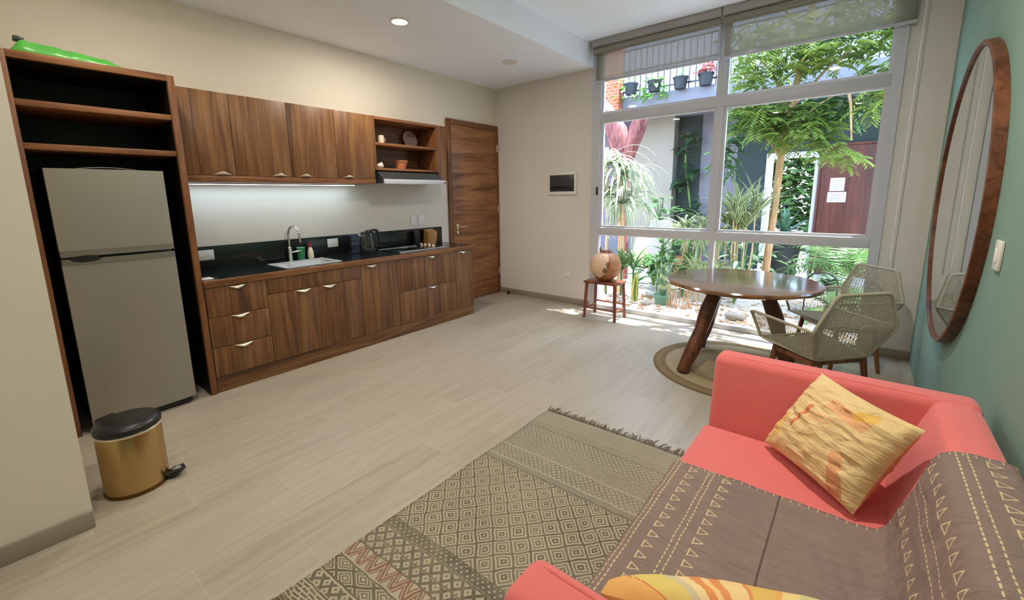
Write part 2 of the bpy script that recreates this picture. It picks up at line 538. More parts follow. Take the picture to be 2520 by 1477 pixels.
# ------------------------------------------------------------------ room shell
struct(B().box(-.15, -3.6, -.1, W + .15, 4.30, 0), 'floor', M['floor'])
struct(B().box(-.15, -.734, 0, 0, 4.4, 3.5), 'wall_left', M['wall'])
struct(B().box(-.15, -3.6, 0, 1.73, -.735, 3.5), 'wall_partition', M['wall'])
struct(B().box(0, Y1, 0, XS, 4.40, 3.5), 'wall_back', M['wall_grey'])
struct(B().box(4.545, Y1, 0, W, 4.40, 3.5), 'wall_back_right', M['wall_grey'])
struct(B().box(W, -3.6, 0, W + .15, 4.40, 3.5), 'wall_right', M['green_wall'])
struct(B().box(-.15, -3.75, 0, W + .15, -3.6, 3.5), 'wall_rear', M['wall'])
struct(B().box(-.15, -3.6, HL, XS, 4.40, 3.6), 'ceiling_low', M['ceil'])
struct(B().box(XS, -3.6, HH, W + .15, 4.40, 3.6), 'ceiling_high', M['ceil'])
struct(B().box(.02, Y1 - .014, 0, XS, Y1 - .001, .08, .003), 'baseboard_back', M['skirt'])
struct(B().box(4.56, Y1 - .014, 0, W, Y1 - .001, .08, .003), 'baseboard_back_right', M['skirt'])
struct(B().box(1.731, -3.6, 0, 1.746, -.735, .085, .003), 'baseboard_partition', M['skirt'])

# ------------------------------------------------------------------ window_1
wn = thing('window_1', '', '', (3.1, Y1, 0)); del wn['label']; del wn['category']; wn['kind'] = 'structure'
y0, y1 = Y1 - .02, Y1 + .05
b = B().box(XS, y0, 0, 1.735, y1, HH).box(1.735, y0, HH - .09, 4.47, y1, HH).box(4.47, y0, 0, 4.545, y1, HH).box(1.735, y0, 0, 4.47, y1, .055)
b.build('window_frame', M['white_metal'], wn)
B().box(1.735, y0 + .004, .985, 4.47, y1, 1.085, .006).build('transom', M['white_metal'], wn)
B().box(1.735, y0 + .004, 2.40, 4.47, y1, 2.495, .006).build('transom', M['white_metal'], wn)
B().box(3.095, y0 + .006, .055, 3.15, y1, HH - .09, .004).build('mullion', M['white_metal'], wn)
b = B()
for (xa, xb) in ((1.735, 3.095), (3.15, 4.47)):
    for (za, zb, w) in ((1.085, 2.40, .035), (2.495, 3.23, .028)):
        b.box(xa, y0 + .02, za, xa + w, y1 - .01, zb).box(xb - w, y0 + .02, za, xb, y1 - .01, zb)
        b.box(xa + w, y0 + .02, za, xb - w, y1 - .01, za + w * .7).box(xa + w, y0 + .02, zb - w * .7, xb - w, y1 - .01, zb)
b.build('sash', M['white_metal'], wn)
b = B()
for (xa, xb) in ((1.735, 3.095), (3.15, 4.47)):
    for (za, zb) in ((.055, .985), (1.085, 2.40), (2.495, 3.23)):
        b.add([(xa, y0 + .04, za), (xb, y0 + .04, za), (xb, y0 + .04, zb), (xa, y0 + .04, zb)], [[0, 1, 2, 3]])
b.build('pane', M['glass'], wn)
B().box(1.70, y0 - .02, 1.50, 1.72, y0, 1.60, .004).build('latch', M['black'], wn)

M['cassette'] = plain('cassette_grey', (176, 172, 170), .6)
def blind(x0, x1, label, cordx):
    t = thing('roller_blind', label, 'blind', ((x0 + x1) / 2, 4.13, HH), 'roller blinds over the window')
    B().box(x0, 4.075, HH - .075, x1, 4.19, HH - .001, .006).build('cassette', M['cassette'], t, 'grey painted top cassette')
    B().cyl((x0 + .01, 4.135, HH - .115), (x1 - .01, 4.135, HH - .115), .036, n=24).build('roller_tube', M['blind'], t)
    b = B()
    b.grid(lambda u, v: (x0 + .02 + (x1 - x0 - .04) * u, 4.170 + .002 * math.sin(u * 9), HH - .115 + (2.872 - HH + .115) * v), 12, 4)
    b.build('screen', M['blind'], t, thick=.0012)
    B().box(x0 + .015, 4.162, 2.852, x1 - .015, 4.180, 2.878, .005).build('bottom_bar', M['white_metal'], t, 'white bottom bar')
    zc = 2.83 if cordx < 4 else .88
    B().tube([(cordx, 4.12, HH - .1), (cordx, 4.12, zc)], .0035 if cordx < 4 else .006, 6).build('pull_cord', M['white'], t)
blind(XS + .04, 3.105, 'left roller blind with beige see-through screen half drawn over window', 3.09)
blind(3.115, 4.60, 'right roller blind with beige see-through screen beside the green wall', 4.625)

# ------------------------------------------------------------------ door_1
d = thing('door_1', '', '', (.02, 3.7, 0)); del d['label']; del d['category']; d['kind'] = 'structure'
B().box(.001, 3.19, 0, .035, 3.255, 2.52, .003).box(.001, 3.255, 2.455, .035, 4.222, 2.52, .003).box(.001, 4.192, 0, .035, 4.222, 2.455, .003).build('door_frame', M['walnut_edge_v'], d)
B().box(.001, 3.258, .006, .026, 4.19, 2.452, .002).build('door_leaf', M['door_wood'], d)
h = B().box(.026, 3.315, 1.055, .032, 3.355, 1.12, .002).cyl((.03, 3.335, 1.088), (.075, 3.335, 1.088), .010)
h.tube([(.072, 3.332, 1.088), (.076, 3.36, 1.088), (.074, 3.48, 1.082)], [.010, .009, .007], 10)
h.build('door_handle', M['nickel'], d)
B().box(.026, 3.32, .985, .031, 3.35, 1.03, .002).build('escutcheon', M['nickel'], d)
for z in (.35, 1.30, 2.20):
    B().cyl((.037, 4.19, z - .05), (.037, 4.19, z + .05), .008, n=10).build('hinge', M['nickel'], d)

# ------------------------------------------------------------------ kitchen
FX = .60
def pull(parent, y, z, up, x, w=.13):
    """bow-shaped metal lip pull; up=+1 bows upward (upper doors), -1 downward"""
    b = B()
    def fn(u, v):
        s = 2 * u - 1
        k = math.cos(s * PI / 2) ** 1.6
        ang = v * PI * .55
        return (x + .001 + (.004 + .017 * k) * math.sin(ang), y + s * w / 2, z + up * ((.003 + .021 * k) * (1 - math.cos(ang)) * .9))
    b.grid(fn, 18, 6)
    b.build('handle', M['nickel'], parent, thick=.0012)

def cabinet(name, label, ya, yb, za, zb, depth, fronts, group, mat_v='walnut_v'):
    t = thing(name, label, 'cabinet', (depth / 2, (ya + yb) / 2, za), group)
    fx = depth
    B().box(.003, ya + .001, za, fx - .022, yb - .001, zb, .001).build('carcass', M['walnut_v'], t)
    for kind, a, c, e, g, hy, hz, up in fronts:
        o = B().box(fx - .020, a + .002, e + .002, fx, c - .002, g - .002, .0015).build(kind, M[mat_v], t)
        if hy is not None: pull(o, hy, hz, up, fx)
    return t
G = 'walnut base cabinets under the worktop'
zb_, zt_ = .13, .846
cabinet('drawer_cabinet', 'walnut base cabinet with three stacked drawers beside the refrigerator', .125, .56, zb_, zt_, FX,
        [('drawer', .125, .56, .61, zt_, .345, .838, -1), ('drawer', .125, .56, .365, .61, .345, .602, -1), ('drawer', .125, .56, zb_, .365, .345, .357, -1)], G)
cabinet('sink_cabinet', 'walnut base cabinet with two doors below the sink', .56, 1.44, zb_, zt_, FX,
        [('front_panel', .56, 1.44, .717, zt_, None, 0, 0), ('door', .56, .998, zb_, .717, .865, .709, -1), ('door', .998, 1.44, zb_, .717, 1.105, .709, -1)], G)
cabinet('narrow_door_cabinet', 'walnut base cabinet with one tall door below the kettle', 1.44, 1.88, zb_, zt_, FX,
        [('door', 1.44, 1.88, zb_, zt_, 1.56, .838, -1)], G)
cabinet('pan_drawer_cabinet', 'walnut base cabinet with two wide drawers below the cooktop', 1.88, 2.72, zb_, zt_, FX,
        [('drawer', 1.88, 2.72, .49, zt_, 2.35, .838, -1), ('drawer', 1.88, 2.72, zb_, .49, 2.35, .482, -1)], G)
cabinet('end_cabinet', 'slim walnut base cabinet at the door end of the worktop', 2.72, 3.03, zb_, zt_, FX,
        [('door', 2.72, 3.03, zb_, zt_, 2.85, .838, -1)], G)
single(B().box(.05, .125, 0, FX - .012, 3.03, zb_ - .001, .001), 'toe_kick', M['walnut_h'], 'long walnut plinth board along the floor under base cabinets', 'plinth')

t = thing('worktop', 'long black granite worktop with low black splashback', 'worktop', (.3, 1.6, .85))
SY0, SY1, SX0, SX1 = .79, 1.285, .13, .50
b = B()
for q in ((.021, .123, SX0, 3.05), (SX1, .123, .585, 3.05), (SX0, .123, SX1, SY0), (SX0, SY1, SX1, 3.05)):
    b.box(q[0], q[1], .865, q[2], q[3], .90)
b.build('slab', M['granite'], t)
B().box(.585, .123, .848, .612, 3.05, .9, .001).box(.03, 3.05, .848, .612, 3.065, .9, .001).build('front_edge', M['walnut_edge'], t, 'walnut front edging')
B().box(.002, .123, .865, .021, 3.04, 1.108, .001).build('splashback', M['granite'], t)

# sink
t = thing('sink', 'stainless steel sink set into the black worktop', 'sink', (.3, 1.03, .9))
b = B()
def ring(b, x0, y0, x1, y1, w, z0, z1):
    b.box(x0, y0, z0, x1, y0 + w, z1).box(x0, y1 - w, z0, x1, y1, z1).box(x0, y0 + w, z0, x0 + w, y1 - w, z1).box(x1 - w, y0 + w, z0, x1, y1 - w, z1)
ring(b, SX0 - .015, SY0 - .018, SX1 + .018, SY1 + .018, .03, .9005, .905)
b.build('rim', M['sink'], t)
b = B()
i0, i1, j0, j1 = SX0 + .012, SX1 - .012, SY0 + .012, SY1 - .012
v = [(i0, j0, .903), (i1, j0, .903), (i1, j1, .903), (i0, j1, .903), (i0 + .03, j0 + .03, .76), (i1 - .03, j0 + .03, .76), (i1 - .03, j1 - .03, .76), (i0 + .03, j1 - .03, .76)]
b.add(v, [[0, 1, 5, 4], [1, 2, 6, 5], [2, 3, 7, 6], [3, 0, 4, 7], [4, 5, 6, 7]])
b.build('bowl', M['sink'], t)
B().lathe([(0, .006), (.03, .006), (.04, 0)], .3, 1.03, .761, 20).build('drain', M['chrome'], t)
# tap
t = thing('kitchen_tap', 'tall chrome gooseneck tap behind the sink', 'tap', (.072, 1.01, .9))
yq = 1.01
B().lathe([(.026, 0), (.026, .01), (.020, .02), (.019, .13), (.014, .14)], .072, yq, .9005, 20).build('body', M['chrome'], t)
pts = [(.072, yq, 1.03), (.072, yq, 1.13)] + [(.072 + .085 - .085 * math.cos(a), yq + .03 * (1 - math.cos(a)) * .5, 1.15 + .095 * math.sin(a)) for a in [PI * i / 14 for i in range(15)]] + [(.243, yq + .03, 1.09)]
B().tube(pts, .011, 12).build('spout', M['chrome'], t)
B().tube([(.08, yq + .012, .985), (.085, yq + .05, .99), (.10, yq + .10, 1.0)], [.009, .008, .006], 10).build('lever', M['chrome'], t)

# things by the sink
t = thing('sponge_pot', 'small green plastic pot behind the sink', 'pot', (.068, 1.118, .9))
B().lathe([(0, .001), (.034, .001), (.038, .12), (.034, .12), (.031, .01), (0, .01)], .068, 1.118, .9, 24).build('cup', M['green_plastic'], t)
B().tube([(.068 + .0375 * math.cos(a), 1.118 + .0375 * math.sin(a), 1.022) for a in [2 * PI * i / 24 for i in range(24)]], .0035, 6, True).build('rim', plain('pale_green', (110, 180, 140), .5), t)
t = thing('soap_bottle', 'small soap bottle with red cap beside the green pot', 'bottle', (.075, 1.212, .9))
B().lathe([(0, .001), (.026, .001), (.03, .02), (.028, .07), (.018, .105), (.013, .12), (0, .12)], .075, 1.212, .9, 20).build('bottle', M['cream'], t)
B().lathe([(.015, .118), (.016, .15), (.008, .155), (.007, .18), (0, .18)], .075, 1.212, .9, 16).build('cap', M['red_plastic'], t)
single(B().box(.44, .135, .9005, .54, .215, .906, .001), 'card', M['white'], 'small white card lying on the worktop by the tall cabinet', 'card')

# kettle
kx, ky = .26, 1.755
t = thing('electric_kettle', 'glass electric kettle with black base, lid and handle', 'kettle', (kx, ky, .9))
B().lathe([(0, .001), (.085, .001), (.087, .02), (.075, .028), (.0, .028)], kx, ky, .9, 32).build('power_base', M['black'], t)
B().lathe([(.0, .03), (.083, .03), (.085, .07), (.082, .075)], kx, ky, .9, 32).build('lower_band', M['black'], t)
B().lathe([(.082, .075), (.084, .1), (.074, .2), (.066, .225)], kx, ky, .9, 32).build('glass_body', M['smoked'], t)
B().lathe([(.067, .222), (.069, .232), (.05, .245), (.012, .25), (.012, .26), (0, .26)], kx, ky, .9, 32).build('lid', M['black'], t)
dh = Vector((.35, .94, 0)).normalized()
hp = [Vector((kx, ky, .9)) + dh * r + Vector((0, 0, z)) for r, z in ((.02, .247), (.06, .262), (.105, .25), (.125, .21), (.125, .13), (.11, .085), (.08, .075))]
B().tube(hp, [.012, .013, .013, .012, .011, .011, .010], 10, flat=1.3).build('handle', M['black'], t)
B().tube([Vector((kx, ky, 1.10)) - dh * .07, Vector((kx, ky, 1.125)) - dh * .098], [.016, .006], 8).build('spout', M['steel'], t)

# cooktop
t = thing('cooktop', 'black glass cooktop with silver trim set in worktop', 'cooktop', (.3, 2.35, .9))
B().box(.09, 2.00, .9006, .48, 2.66, .906, .001).build('glass_top', plain('black_glass', (12, 12, 13), .06), t)
for xa_, nm_ in ((.481, 'front_trim'), (.08, 'back_trim')): B().box(xa_, 2.00, .9006, xa_ + .0095, 2.66, .9085, .001).build(nm_, M['white_metal'], t)
b_ = [(.2, 2.17, .085), (.36, 2.17, .07), (.2, 2.42, .07), (.36, 2.42, .085)]
for x, y, r in b_:
    B().lathe([(r - .004, 0), (r - .004, .0006), (r, .0006), (r, 0)], x, y, .9061, 32).build('burner_ring', M['dark_grey'], t)
for i in range(4):
    B().lathe([(0, .028), (.013, .028), (.016, .022), (.017, .001), (0, .001)], .13 + i * .075, 2.595, .906, 18).build('knob', M['cream'], t)
# knife block
kb = thing('knife_block', 'light wooden knife block standing behind the cooktop knobs', 'knife block', (.10, 2.66, .9))
B().prism([(.03, .906), (.13, .906), (.155, 1.06), (.06, 1.095)], 'y', 2.705, 2.84).build('block', M['knife_wood'], kb)
single(B().lathe([(0, .001), (.045, .001), (.045, .15), (.04, .17), (.02, .18), (0, .185)], .06, 2.60 - .02, .907, 24), 'pepper_canister', M['black'], 'black canister standing left of the wooden knife block', 'canister')

def plate(name, label, x0, y0, z0, x1, y1, z1, kind, group=None, holes='y'):
    t = thing(name, label, 'outlet' if 'outlet' in name else 'switch', ((x0 + x1) / 2, (y0 + y1) / 2, z0), group)
    B().box(x0, y0, z0, x1, y1, z1, .003).build('cover_plate', M['white'], t)
    return t
def outlet_x(label, ya, yb, za, zb, x=.0215, name='power_outlet', n=2):
    t = plate(name, label, x, ya, za, x + .009, yb, zb, 'x', 'wall outlets')
    for i in range(n):
        yc = ya + (yb - ya) * (i + .5) / n
        B().box(x + .009, yc - .012, (za + zb) / 2 - .017, x + .0105, yc + .012, (za + zb) / 2 + .017, .001).build('socket' if 'outlet' in name else 'rocker', M['paper'], t)
outlet_x('white outlet on black splashback beside the tall cabinet', .262, .385, .99, 1.078)
outlet_x('white outlet on black splashback left of the kettle', 1.425, 1.545, .99, 1.078)
outlet_x('white switch plate on wall above the cooktop, nearer the kettle', 2.545, 2.632, 1.145, 1.27, .001, 'light_switch', 1)
outlet_x('white switch plate on wall above the cooktop, nearer the door', 2.665, 2.755, 1.145, 1.27, .001, 'light_switch', 1)
t = plate('power_outlet', 'white outlet low on the grey wall near the stool', 1.215, Y1 - .009, .365, 1.325, Y1 - .001, .455, 'y')
for i in range(2): B().box(1.243 + i * .032, Y1 - .0105, .395, 1.265 + i * .032, Y1 - .009, .425, .001).build('socket', M['paper'], t)
t = plate('light_switch', 'white light switch on the green wall beside the round mirror', W - .012, 1.66, 1.185, W - .001, 1.755, 1.305, 'x')
B().box(W - .015, 1.69, 1.215, W - .012, 1.725, 1.275, .002).build('rocker', M['paper'], t)
t = thing('electrical_panel', 'electrical panel with dark cover and white frame on grey wall', 'electrical panel', (1.17, Y1, 1.5))
b = B(); x0, x1, z0, z1 = .945, 1.40, 1.505, 1.805
ye = Y1 - .022
b.box(x0, ye, z0, x1, Y1 - .001, z0 + .045, .003).box(x0, ye, z1 - .035, x1, Y1 - .001, z1, .003).box(x0, ye, z0 + .045, x0 + .03, Y1 - .001, z1 - .035, .003).box(x1 - .035, ye, z0 + .045, x1, Y1 - .001, z1 - .035, .003)
b.build('frame', M['white'], t)
B().box(x0 + .03, ye + .004, z0 + .045, x1 - .035, Y1 - .002, z1 - .035, .002).build('cover', M['dark_grey'], t)
b = B().box(x0 + .055, ye, z0 + .075, x1 - .06, ye + .0035, z0 + .12, .001)
b.build('breaker_strip', M['black'], t)
single(B().lathe([(0, .05), (.018, .045), (.022, .001), (0, .001)], .245, 4.16, 0, 16), 'door_stop', M['black'], 'tiny black door stop on the floor by the grey wall', 'door stop')

# tall cabinet round the refrigerator
TZ = 2.352
t = thing('tall_cabinet', 'tall walnut cabinet with open shelves built round the refrigerator', 'cabinet', (.3, -.27, 0))
B().box(.003, -.732, 0, .60, -.650, TZ, .001).build('side_panel', M['walnut_edge_v'], t)
B().box(.003, .080, 0, .60, .120, TZ, .001).build('side_panel', M['walnut_edge_v'], t)
B().box(.003, -.649, TZ - .04, .60, .079, TZ, .001).build('top_panel', M['walnut_edge'], t)
for z in (2.092, 1.848):
    B().box(.02, -.649, z - .036, .585, .079, z, .001).build('shelf', M['walnut_edge'], t)
B().box(.003, -.649, .0, .012, .079, TZ - .041).build('back_panel', M['niche_shade'], t)  # blackened for the niche's shade
B().box(.013, -.6495, .001, .575, -.646, TZ - .041).box(.013, .0755, .001, .575, .0795, TZ - .041).box(.013, -.6455, TZ - .046, .575, .0755, TZ - .0405).build('niche_shade_sheets', M['niche_shade'], t, 'added black sheets standing in for niche shade')  # thin added sheets that paint the niche's darkness onto its inner faces
# green bag and clip on top
def crumple(u, v):
    x = .30 + .24 * u; y = -.635 + .53 * v
    e = min(u, 1 - u, v, 1 - v)
    hgt = (.042 + .05 * (1 - v) ** 1.3) * min(1, e * 7) + .012 * noise.noise((u * 5, v * 9, 3)) * min(1, e * 8)
    return (x + .012 * noise.noise((v * 7, u * 3, 1)), y + .02 * noise.noise((u * 6, v * 4, 8)), TZ + .004 + max(0, hgt))
b = B().grid(crumple, 14, 26)
gm = plain('green_film', (72, 158, 58), .35, 0, .5, .12, 9)
single(b, 'plastic_bag', gm, 'crumpled bright green plastic bag on top of the tall cabinet', 'bag', thick=.002)
single(B().box(.44, -.60, 2.433, .50, -.555, 2.458, .006), 'clip', M['dark_grey'], 'small dark clip lying on the green plastic bag', 'clip')

# refrigerator
t = thing('refrigerator', 'silver two-door refrigerator with freezer on top', 'refrigerator', (.33, -.3, 0))
ya, yb = -.592, -.022
B().box(.06, ya + .004, .03, .555, yb - .004, 1.705, .008, 3).build('body', M['dark_grey'], t)
def bow(p):
    p = Vector(p)
    if p.x > .58:
        s = (p.y - (ya + yb) / 2) / ((yb - ya) / 2)
        p.x += .022 * (1 - s * s)
    return p
def fdoor(z0, z1, nm, trims):
    b = B()
    n = 14
    def fn(u, v): return bow((.612, ya + (yb - ya) * u, z0 + (z1 - z0) * v))
    b.grid(fn, n, 1)
    ed = [(ya + (yb - ya) * i / n) for i in range(n + 1)]
    for zz, fl in ((z0, 1), (z1, 0)):
        vs = [bow((.612, y, zz)) for y in ed] + [(.56, y, zz) for y in ed]
        fs = [[i, n + 1 + i, n + 2 + i, i + 1] if fl else [i, i + 1, n + 2 + i, n + 1 + i] for i in range(n)]
        b.add(vs, fs)
    for y, fl in ((ya, 0), (yb, 1)):
        vs = [(.56, y, z0), (.612, y, z0), (.612, y, z1), (.56, y, z1)]
        b.add(vs, [[0, 1, 2, 3]] if not fl else [[3, 2, 1, 0]])
    b.add([(.56, ya, z0), (.56, yb, z0), (.56, yb, z1), (.56, ya, z1)], [[3, 2, 1, 0]])
    return b.build(nm, M['fridge'], t)
fz = fdoor(1.205, 1.705, 'freezer_door', 0)
fr = fdoor(.055, 1.115, 'fridge_door', 0)
def strip(z0, z1, par, nm, mt):
    b = B()
    def fn(u, v): return bow((.616, ya + .001 + (yb - ya - .002) * u, z0 + (z1 - z0) * v))
    b.grid(fn, 14, 1).grid(lambda u, v: bow((.60 + .016 * v, ya + .001 + (yb - ya - .002) * u, z1)), 14, 1).grid(lambda u, v: bow((.60 + .016 * v, ya + .001 + (yb - ya - .002) * u, z0)), 14, 1, flip=True)
    return b.build(nm, mt, par)
strip(1.168, 1.204, fz, 'lower_trim', M['fridge_trim']); strip(1.116, 1.152, fr, 'upper_trim', M['fridge_trim'])
gp = B()
gp.grid(lambda u, v: bow((.6185, ya + .035 + .15 * u, 1.152 + (v - .5) * .042 * math.sin(PI * min(1, max(0, u))) ** .5)), 12, 2)
gp.build('handle', M['black'], fr, 'dark oval finger grip')
B().box(.56, ya + .02, .012, .60, yb - .02, .052, .004).build('base_grille', M['black'], t)
B().box(.10, ya + .03, 0, .54, yb - .03, .03).build('foot', M['rubber'], t)
def capfn(u, v):
    s = 2 * u - 1
    return (.60 - .05 * v, (ya + yb) / 2 + s * .16, 1.706 + .014 * (1 - s * s) * (1 - v * .2))
B().grid(capfn, 10, 2).build('hinge_cover', M['fridge_trim'], t, thick=.004)

# upper cabinets
UD = .37
G = 'walnut wall cabinets over the worktop'
uz0, uz1 = 1.695, 2.338
cabinet('wall_cabinet', 'walnut wall cabinet with one door next to the tall cabinet', .122, .52, uz0, uz1, UD, [('door', .122, .52, uz0, uz1, .42, uz0 + .006, 1)], G)
cabinet('wall_cabinet', 'walnut wall cabinet with two doors above the sink', .52, 1.41, uz0, uz1, UD, [('door', .52, .97, uz0, uz1, .865, uz0 + .006, 1), ('door', .97, 1.41, uz0, uz1, 1.095, uz0 + .006, 1)], G)
cabinet('wall_cabinet', 'walnut wall cabinet with one door beside the open shelves', 1.41, 1.835, uz0, uz1, UD, [('door', 1.41, 1.835, uz0, uz1, 1.53, uz0 + .006, 1)], G)
cabinet('slim_wall_cabinet', 'slim walnut wall cabinet between open shelves and the door', 2.722, 2.852, 1.665, uz1, UD, [('door', 2.722, 2.852, 1.665, uz1, 2.80, 1.672, 1)], G)
single(B().box(.003, .122, 1.645, UD + .002, 1.835, 1.694, .001), 'light_pelmet', M['walnut_edge'], 'walnut board under the wall cabinets that hides a light strip', 'board')
t = thing('open_shelf_unit', 'walnut open shelf unit above the range hood', 'shelf', (.18, 2.28, 1.78), None)
for ya_ in (1.837, 2.695): B().box(.003, ya_, 1.79, UD, ya_ + .025, uz1, .001).build('side_panel', M['walnut_edge_v'], t)
B().box(.003, 1.8625, uz1 - .03, UD, 2.6945, uz1, .001).build('top_panel', M['walnut_edge'], t)
B().box(.003, 1.8625, 1.79, UD, 2.6945, 1.815, .001).build('shelf', M['walnut_edge'], t)
B().box(.015, 1.8625, 2.052, UD - .012, 2.6945, 2.078, .001).build('shelf', M['walnut_edge'], t)
B().box(.003, 1.8625, 1.8155, .012, 2.6945, uz1 - .0305).build('back_panel', M['walnut_h'], t)
# hood
t = thing('range_hood', 'slim dark range hood with bright steel front edge', 'range hood', (.25, 2.27, 1.63))
B().prism([(.02, 1.655), (.47, 1.655), (.47, 1.69), (.37, 1.775), (.02, 1.775)], 'y', 1.86, 2.70).build('hood_body', M['dark_grey'], t)
B().box(.471, 1.86, 1.645, .482, 2.70, 1.695, .002).build('front_edge', M['white_metal'], t)
B().box(.06, 1.9, 1.648, .44, 2.66, 1.6545).build('filter', M['steel'], t)
# light strip
t = thing('light_strip', 'lit white LED strip under the wall cabinets', 'lamp', (.10, .93, 1.64))
B().box(.13, .14, 1.634, .155, 1.72, 1.6445, .001).build('housing', M['white_metal'], t)
B().box(.132, .145, 1.631, .153, 1.715, 1.634).build('diffuser', emit('led_glow', (.86, .94, 1), 6), t)
def area(name, loc, sx, sy, power, color, parent=None, rot=(0, 0, 0), shape='RECTANGLE', spread=PI):
    L = bpy.data.lights.new(name, 'AREA'); L.shape = shape; L.size = sx
    if shape in ('RECTANGLE', 'ELLIPSE'): L.size_y = sy
    L.energy = power; L.color = color; L.spread = spread
    o = bpy.data.objects.new(name, L); C.objects.link(o); o.rotation_euler = rot
    if parent:
        o.parent = parent; o.location = Vector(loc) - parent.location
    else: o.location = loc
    return o
area('strip_lamp', (.143, .93, 1.630), .02, 1.56, LED_W, (.5, .76, 1), t)

# on the open shelves
t = thing('mug', 'small cream cup on the upper open shelf', 'cup', (.24, 2.02, 2.079))
B().lathe([(0, .001), (.03, .001), (.034, .04), (.03, .09), (.026, .09), (.029, .04), (.026, .008), (0, .008)], .24, 2.02, 2.0785, 24).build('cup', M['cream'], t)
B().tube([(.24, 2.052 + .022 * math.sin(a), 2.078 + .048 + .024 * math.cos(a)) for a in [PI * i / 8 for i in range(9)]], .005, 8).build('handle', M['terracotta'], t)
pm = Mat('patterned_glaze', .3); k = pm.coord('Object'); xx, yy, zz = pm.xyz(k)
rr = (yy * yy + (zz - .1) * (zz - .1)).sq()
pm.col(pm.ramp(rr / .105, [(0, (190, 150, 150)), (.3, (214, 190, 184)), (.5, (170, 120, 124)), (.62, (218, 196, 190)), (.85, (176, 132, 134)), (.95, (224, 206, 198))]))
t = thing('plate', 'round pink patterned plate leaning on the upper open shelf', 'plate', (.09, 2.555, 2.079))
b = B().lathe([(0, 0), (.06, 0), (.10, .016), (.102, .019), (.06, .006), (0, .006)], .10, 2.555, 2.179, 36, 'x')
o = b.build('dish', pm.m, t); o.rotation_euler = (0, math.radians(-14), 0); o.location = (-.03, 0, .004)
t = thing('flower_pot', 'terracotta bowl on the lower open shelf', 'pot', (.2, 2.29, 1.815))
B().lathe([(0, .001), (.055, .001), (.08, .085), (.088, .088), (.088, .10), (.078, .10), (.052, .012), (0, .012)], .2, 2.29, 1.8152, 32).build('bowl', M['terracotta'], t)
single(B().ball((.25, 1.985, 1.8455), (.03, .04, .03), 14, 10).ball((.25, 2.0, 1.872), (.012, .014, .014), 10, 8), 'seashell', M['white'], 'small white shell ornament on the lower open shelf', 'ornament')

# ------------------------------------------------------------------ ceiling lamps
def downlight(x, y, z, label, lit, power=0, r=.065):
    t = thing('downlight', label, 'ceiling lamp', (x, y, z), 'recessed ceiling downlights')
    B().lathe([(r, -.002), (r + .022, -.002), (r + .024, -.008), (r + .004, -.012), (r, -.004)], x, y, z, 36).build('trim_ring', M['white'], t)
    B().lathe([(0, -.003), (r, -.003), (r, -.0015), (0, -.0015)], x, y, z, 32).build('lens', emit('lamp_glow', (1, .93, .82), 9) if lit else M['white'], t)
    if lit: area('downlight_lamp', (x, y, z - .014), r * 2, r * 2, power, LAMP_C, t, shape='DISK')
downlight(1.024, 1.744, HL, 'lit recessed downlight in the lower ceiling above the kitchen', 1, LAMP_W * 1.3)
downlight(1.0, 3.33, HL, 'unlit recessed downlight in the lower ceiling near the door', 0)
for i, (x, y, z, w_) in enumerate(((1.15, -.2, HL, .6), (3.85, 1.0, HH, 2.7), (2.6, -.9, HH, .5), (4.1, -1.2, HH, .25), (2.6, -2.6, HH, .35), (4.1, -2.6, HH, .2))):  # unseen downlights out of view; all but the rug one added to light the room
    downlight(x, y, z, ('added unseen lit downlight above the refrigerator', 'lit recessed downlight above the patterned rug', 'added unseen lit downlight above the near end of the rug', 'added unseen lit downlight above the near arm of the sofa', 'added unseen lit downlight at the back of the room by the partition', 'added unseen lit downlight at the back of the room by the green wall')[i], 1, LAMP_W * w_)
# ------------------------------------------------------------------ rug
t = thing('patterned_rug', 'worn beige block-printed rug with dark diamonds and fringe', 'rug', (3.3, .5, 0))
RX0, RX1, RY0, RY1 = 2.80, 4.32, -.36, 1.475
def rugfn(u, v):
    x = RX0 + (RX1 - RX0) * u; y = RY0 + (RY1 - RY0) * v
    z = .006 + .004 * noise.noise((x * 2.5, y * 2.5, 4)) + .003 * noise.noise((x * 7, y * 6, 9))
    return (x + .012 * noise.noise((y * 2, 0, 1)), y + .01 * noise.noise((x * 3, 2, 7)) + .035 * u, max(.0035, z))
b = B().grid(rugfn, 40, 50, lambda u, v: ((RX1 - RX0) * u, RY0 + (RY1 - RY0) * v))
b.build('rug_body', M['rug'], t, thick=.003)
def fringe(v, sgn, nm):
    b = B()
    n = 110
    for i in range(n):
        u = (i + .5) / n
        p = Vector(rugfn(u, v)); p.z = .007
        l = .05 + .02 * R.random()
        a = R.uniform(-.5, .5)
        q = p + Vector((math.sin(a) * l, sgn * l, 0))
        m_ = p.lerp(q, .45) + Vector((R.uniform(-.006, .006), 0, .004))
        b.tube([p, m_, q - Vector((0, 0, .003))], [.0032, .0026, .002], 4)
        # knotted zigzag
        p2 = Vector(rugfn(min(1, u + 1 / n), v)); p2.z = .007
        b.tube([p + Vector((0, sgn * .005, .001)), (p + p2) / 2 + Vector((0, sgn * .022, .001)), p2 + Vector((0, sgn * .005, .001))], .0026, 4)
        if i % 9 < 4 and R.random() < .6:
            w = q + Vector((R.uniform(-.02, .02), sgn * R.uniform(.01, .035), -.001))
            b.tube([q - Vector((0, 0, .003)), w], [.003, .0015], 4)
    b.build('fringe', M['fringe'], t)
fringe(1, 1, 'fringe'); fringe(0, -1, 'fringe')
# jute mat
mt = thing('jute_mat', 'round braided jute mat under the dining table', 'mat', (3.68, 3.10, 0))
B().lathe([(0, .001), (.685, .001), (.69, .006), (.685, .011), (0, .011)], 3.68, 3.10, 0, 64).build('mat_body', M['jute'], mt)

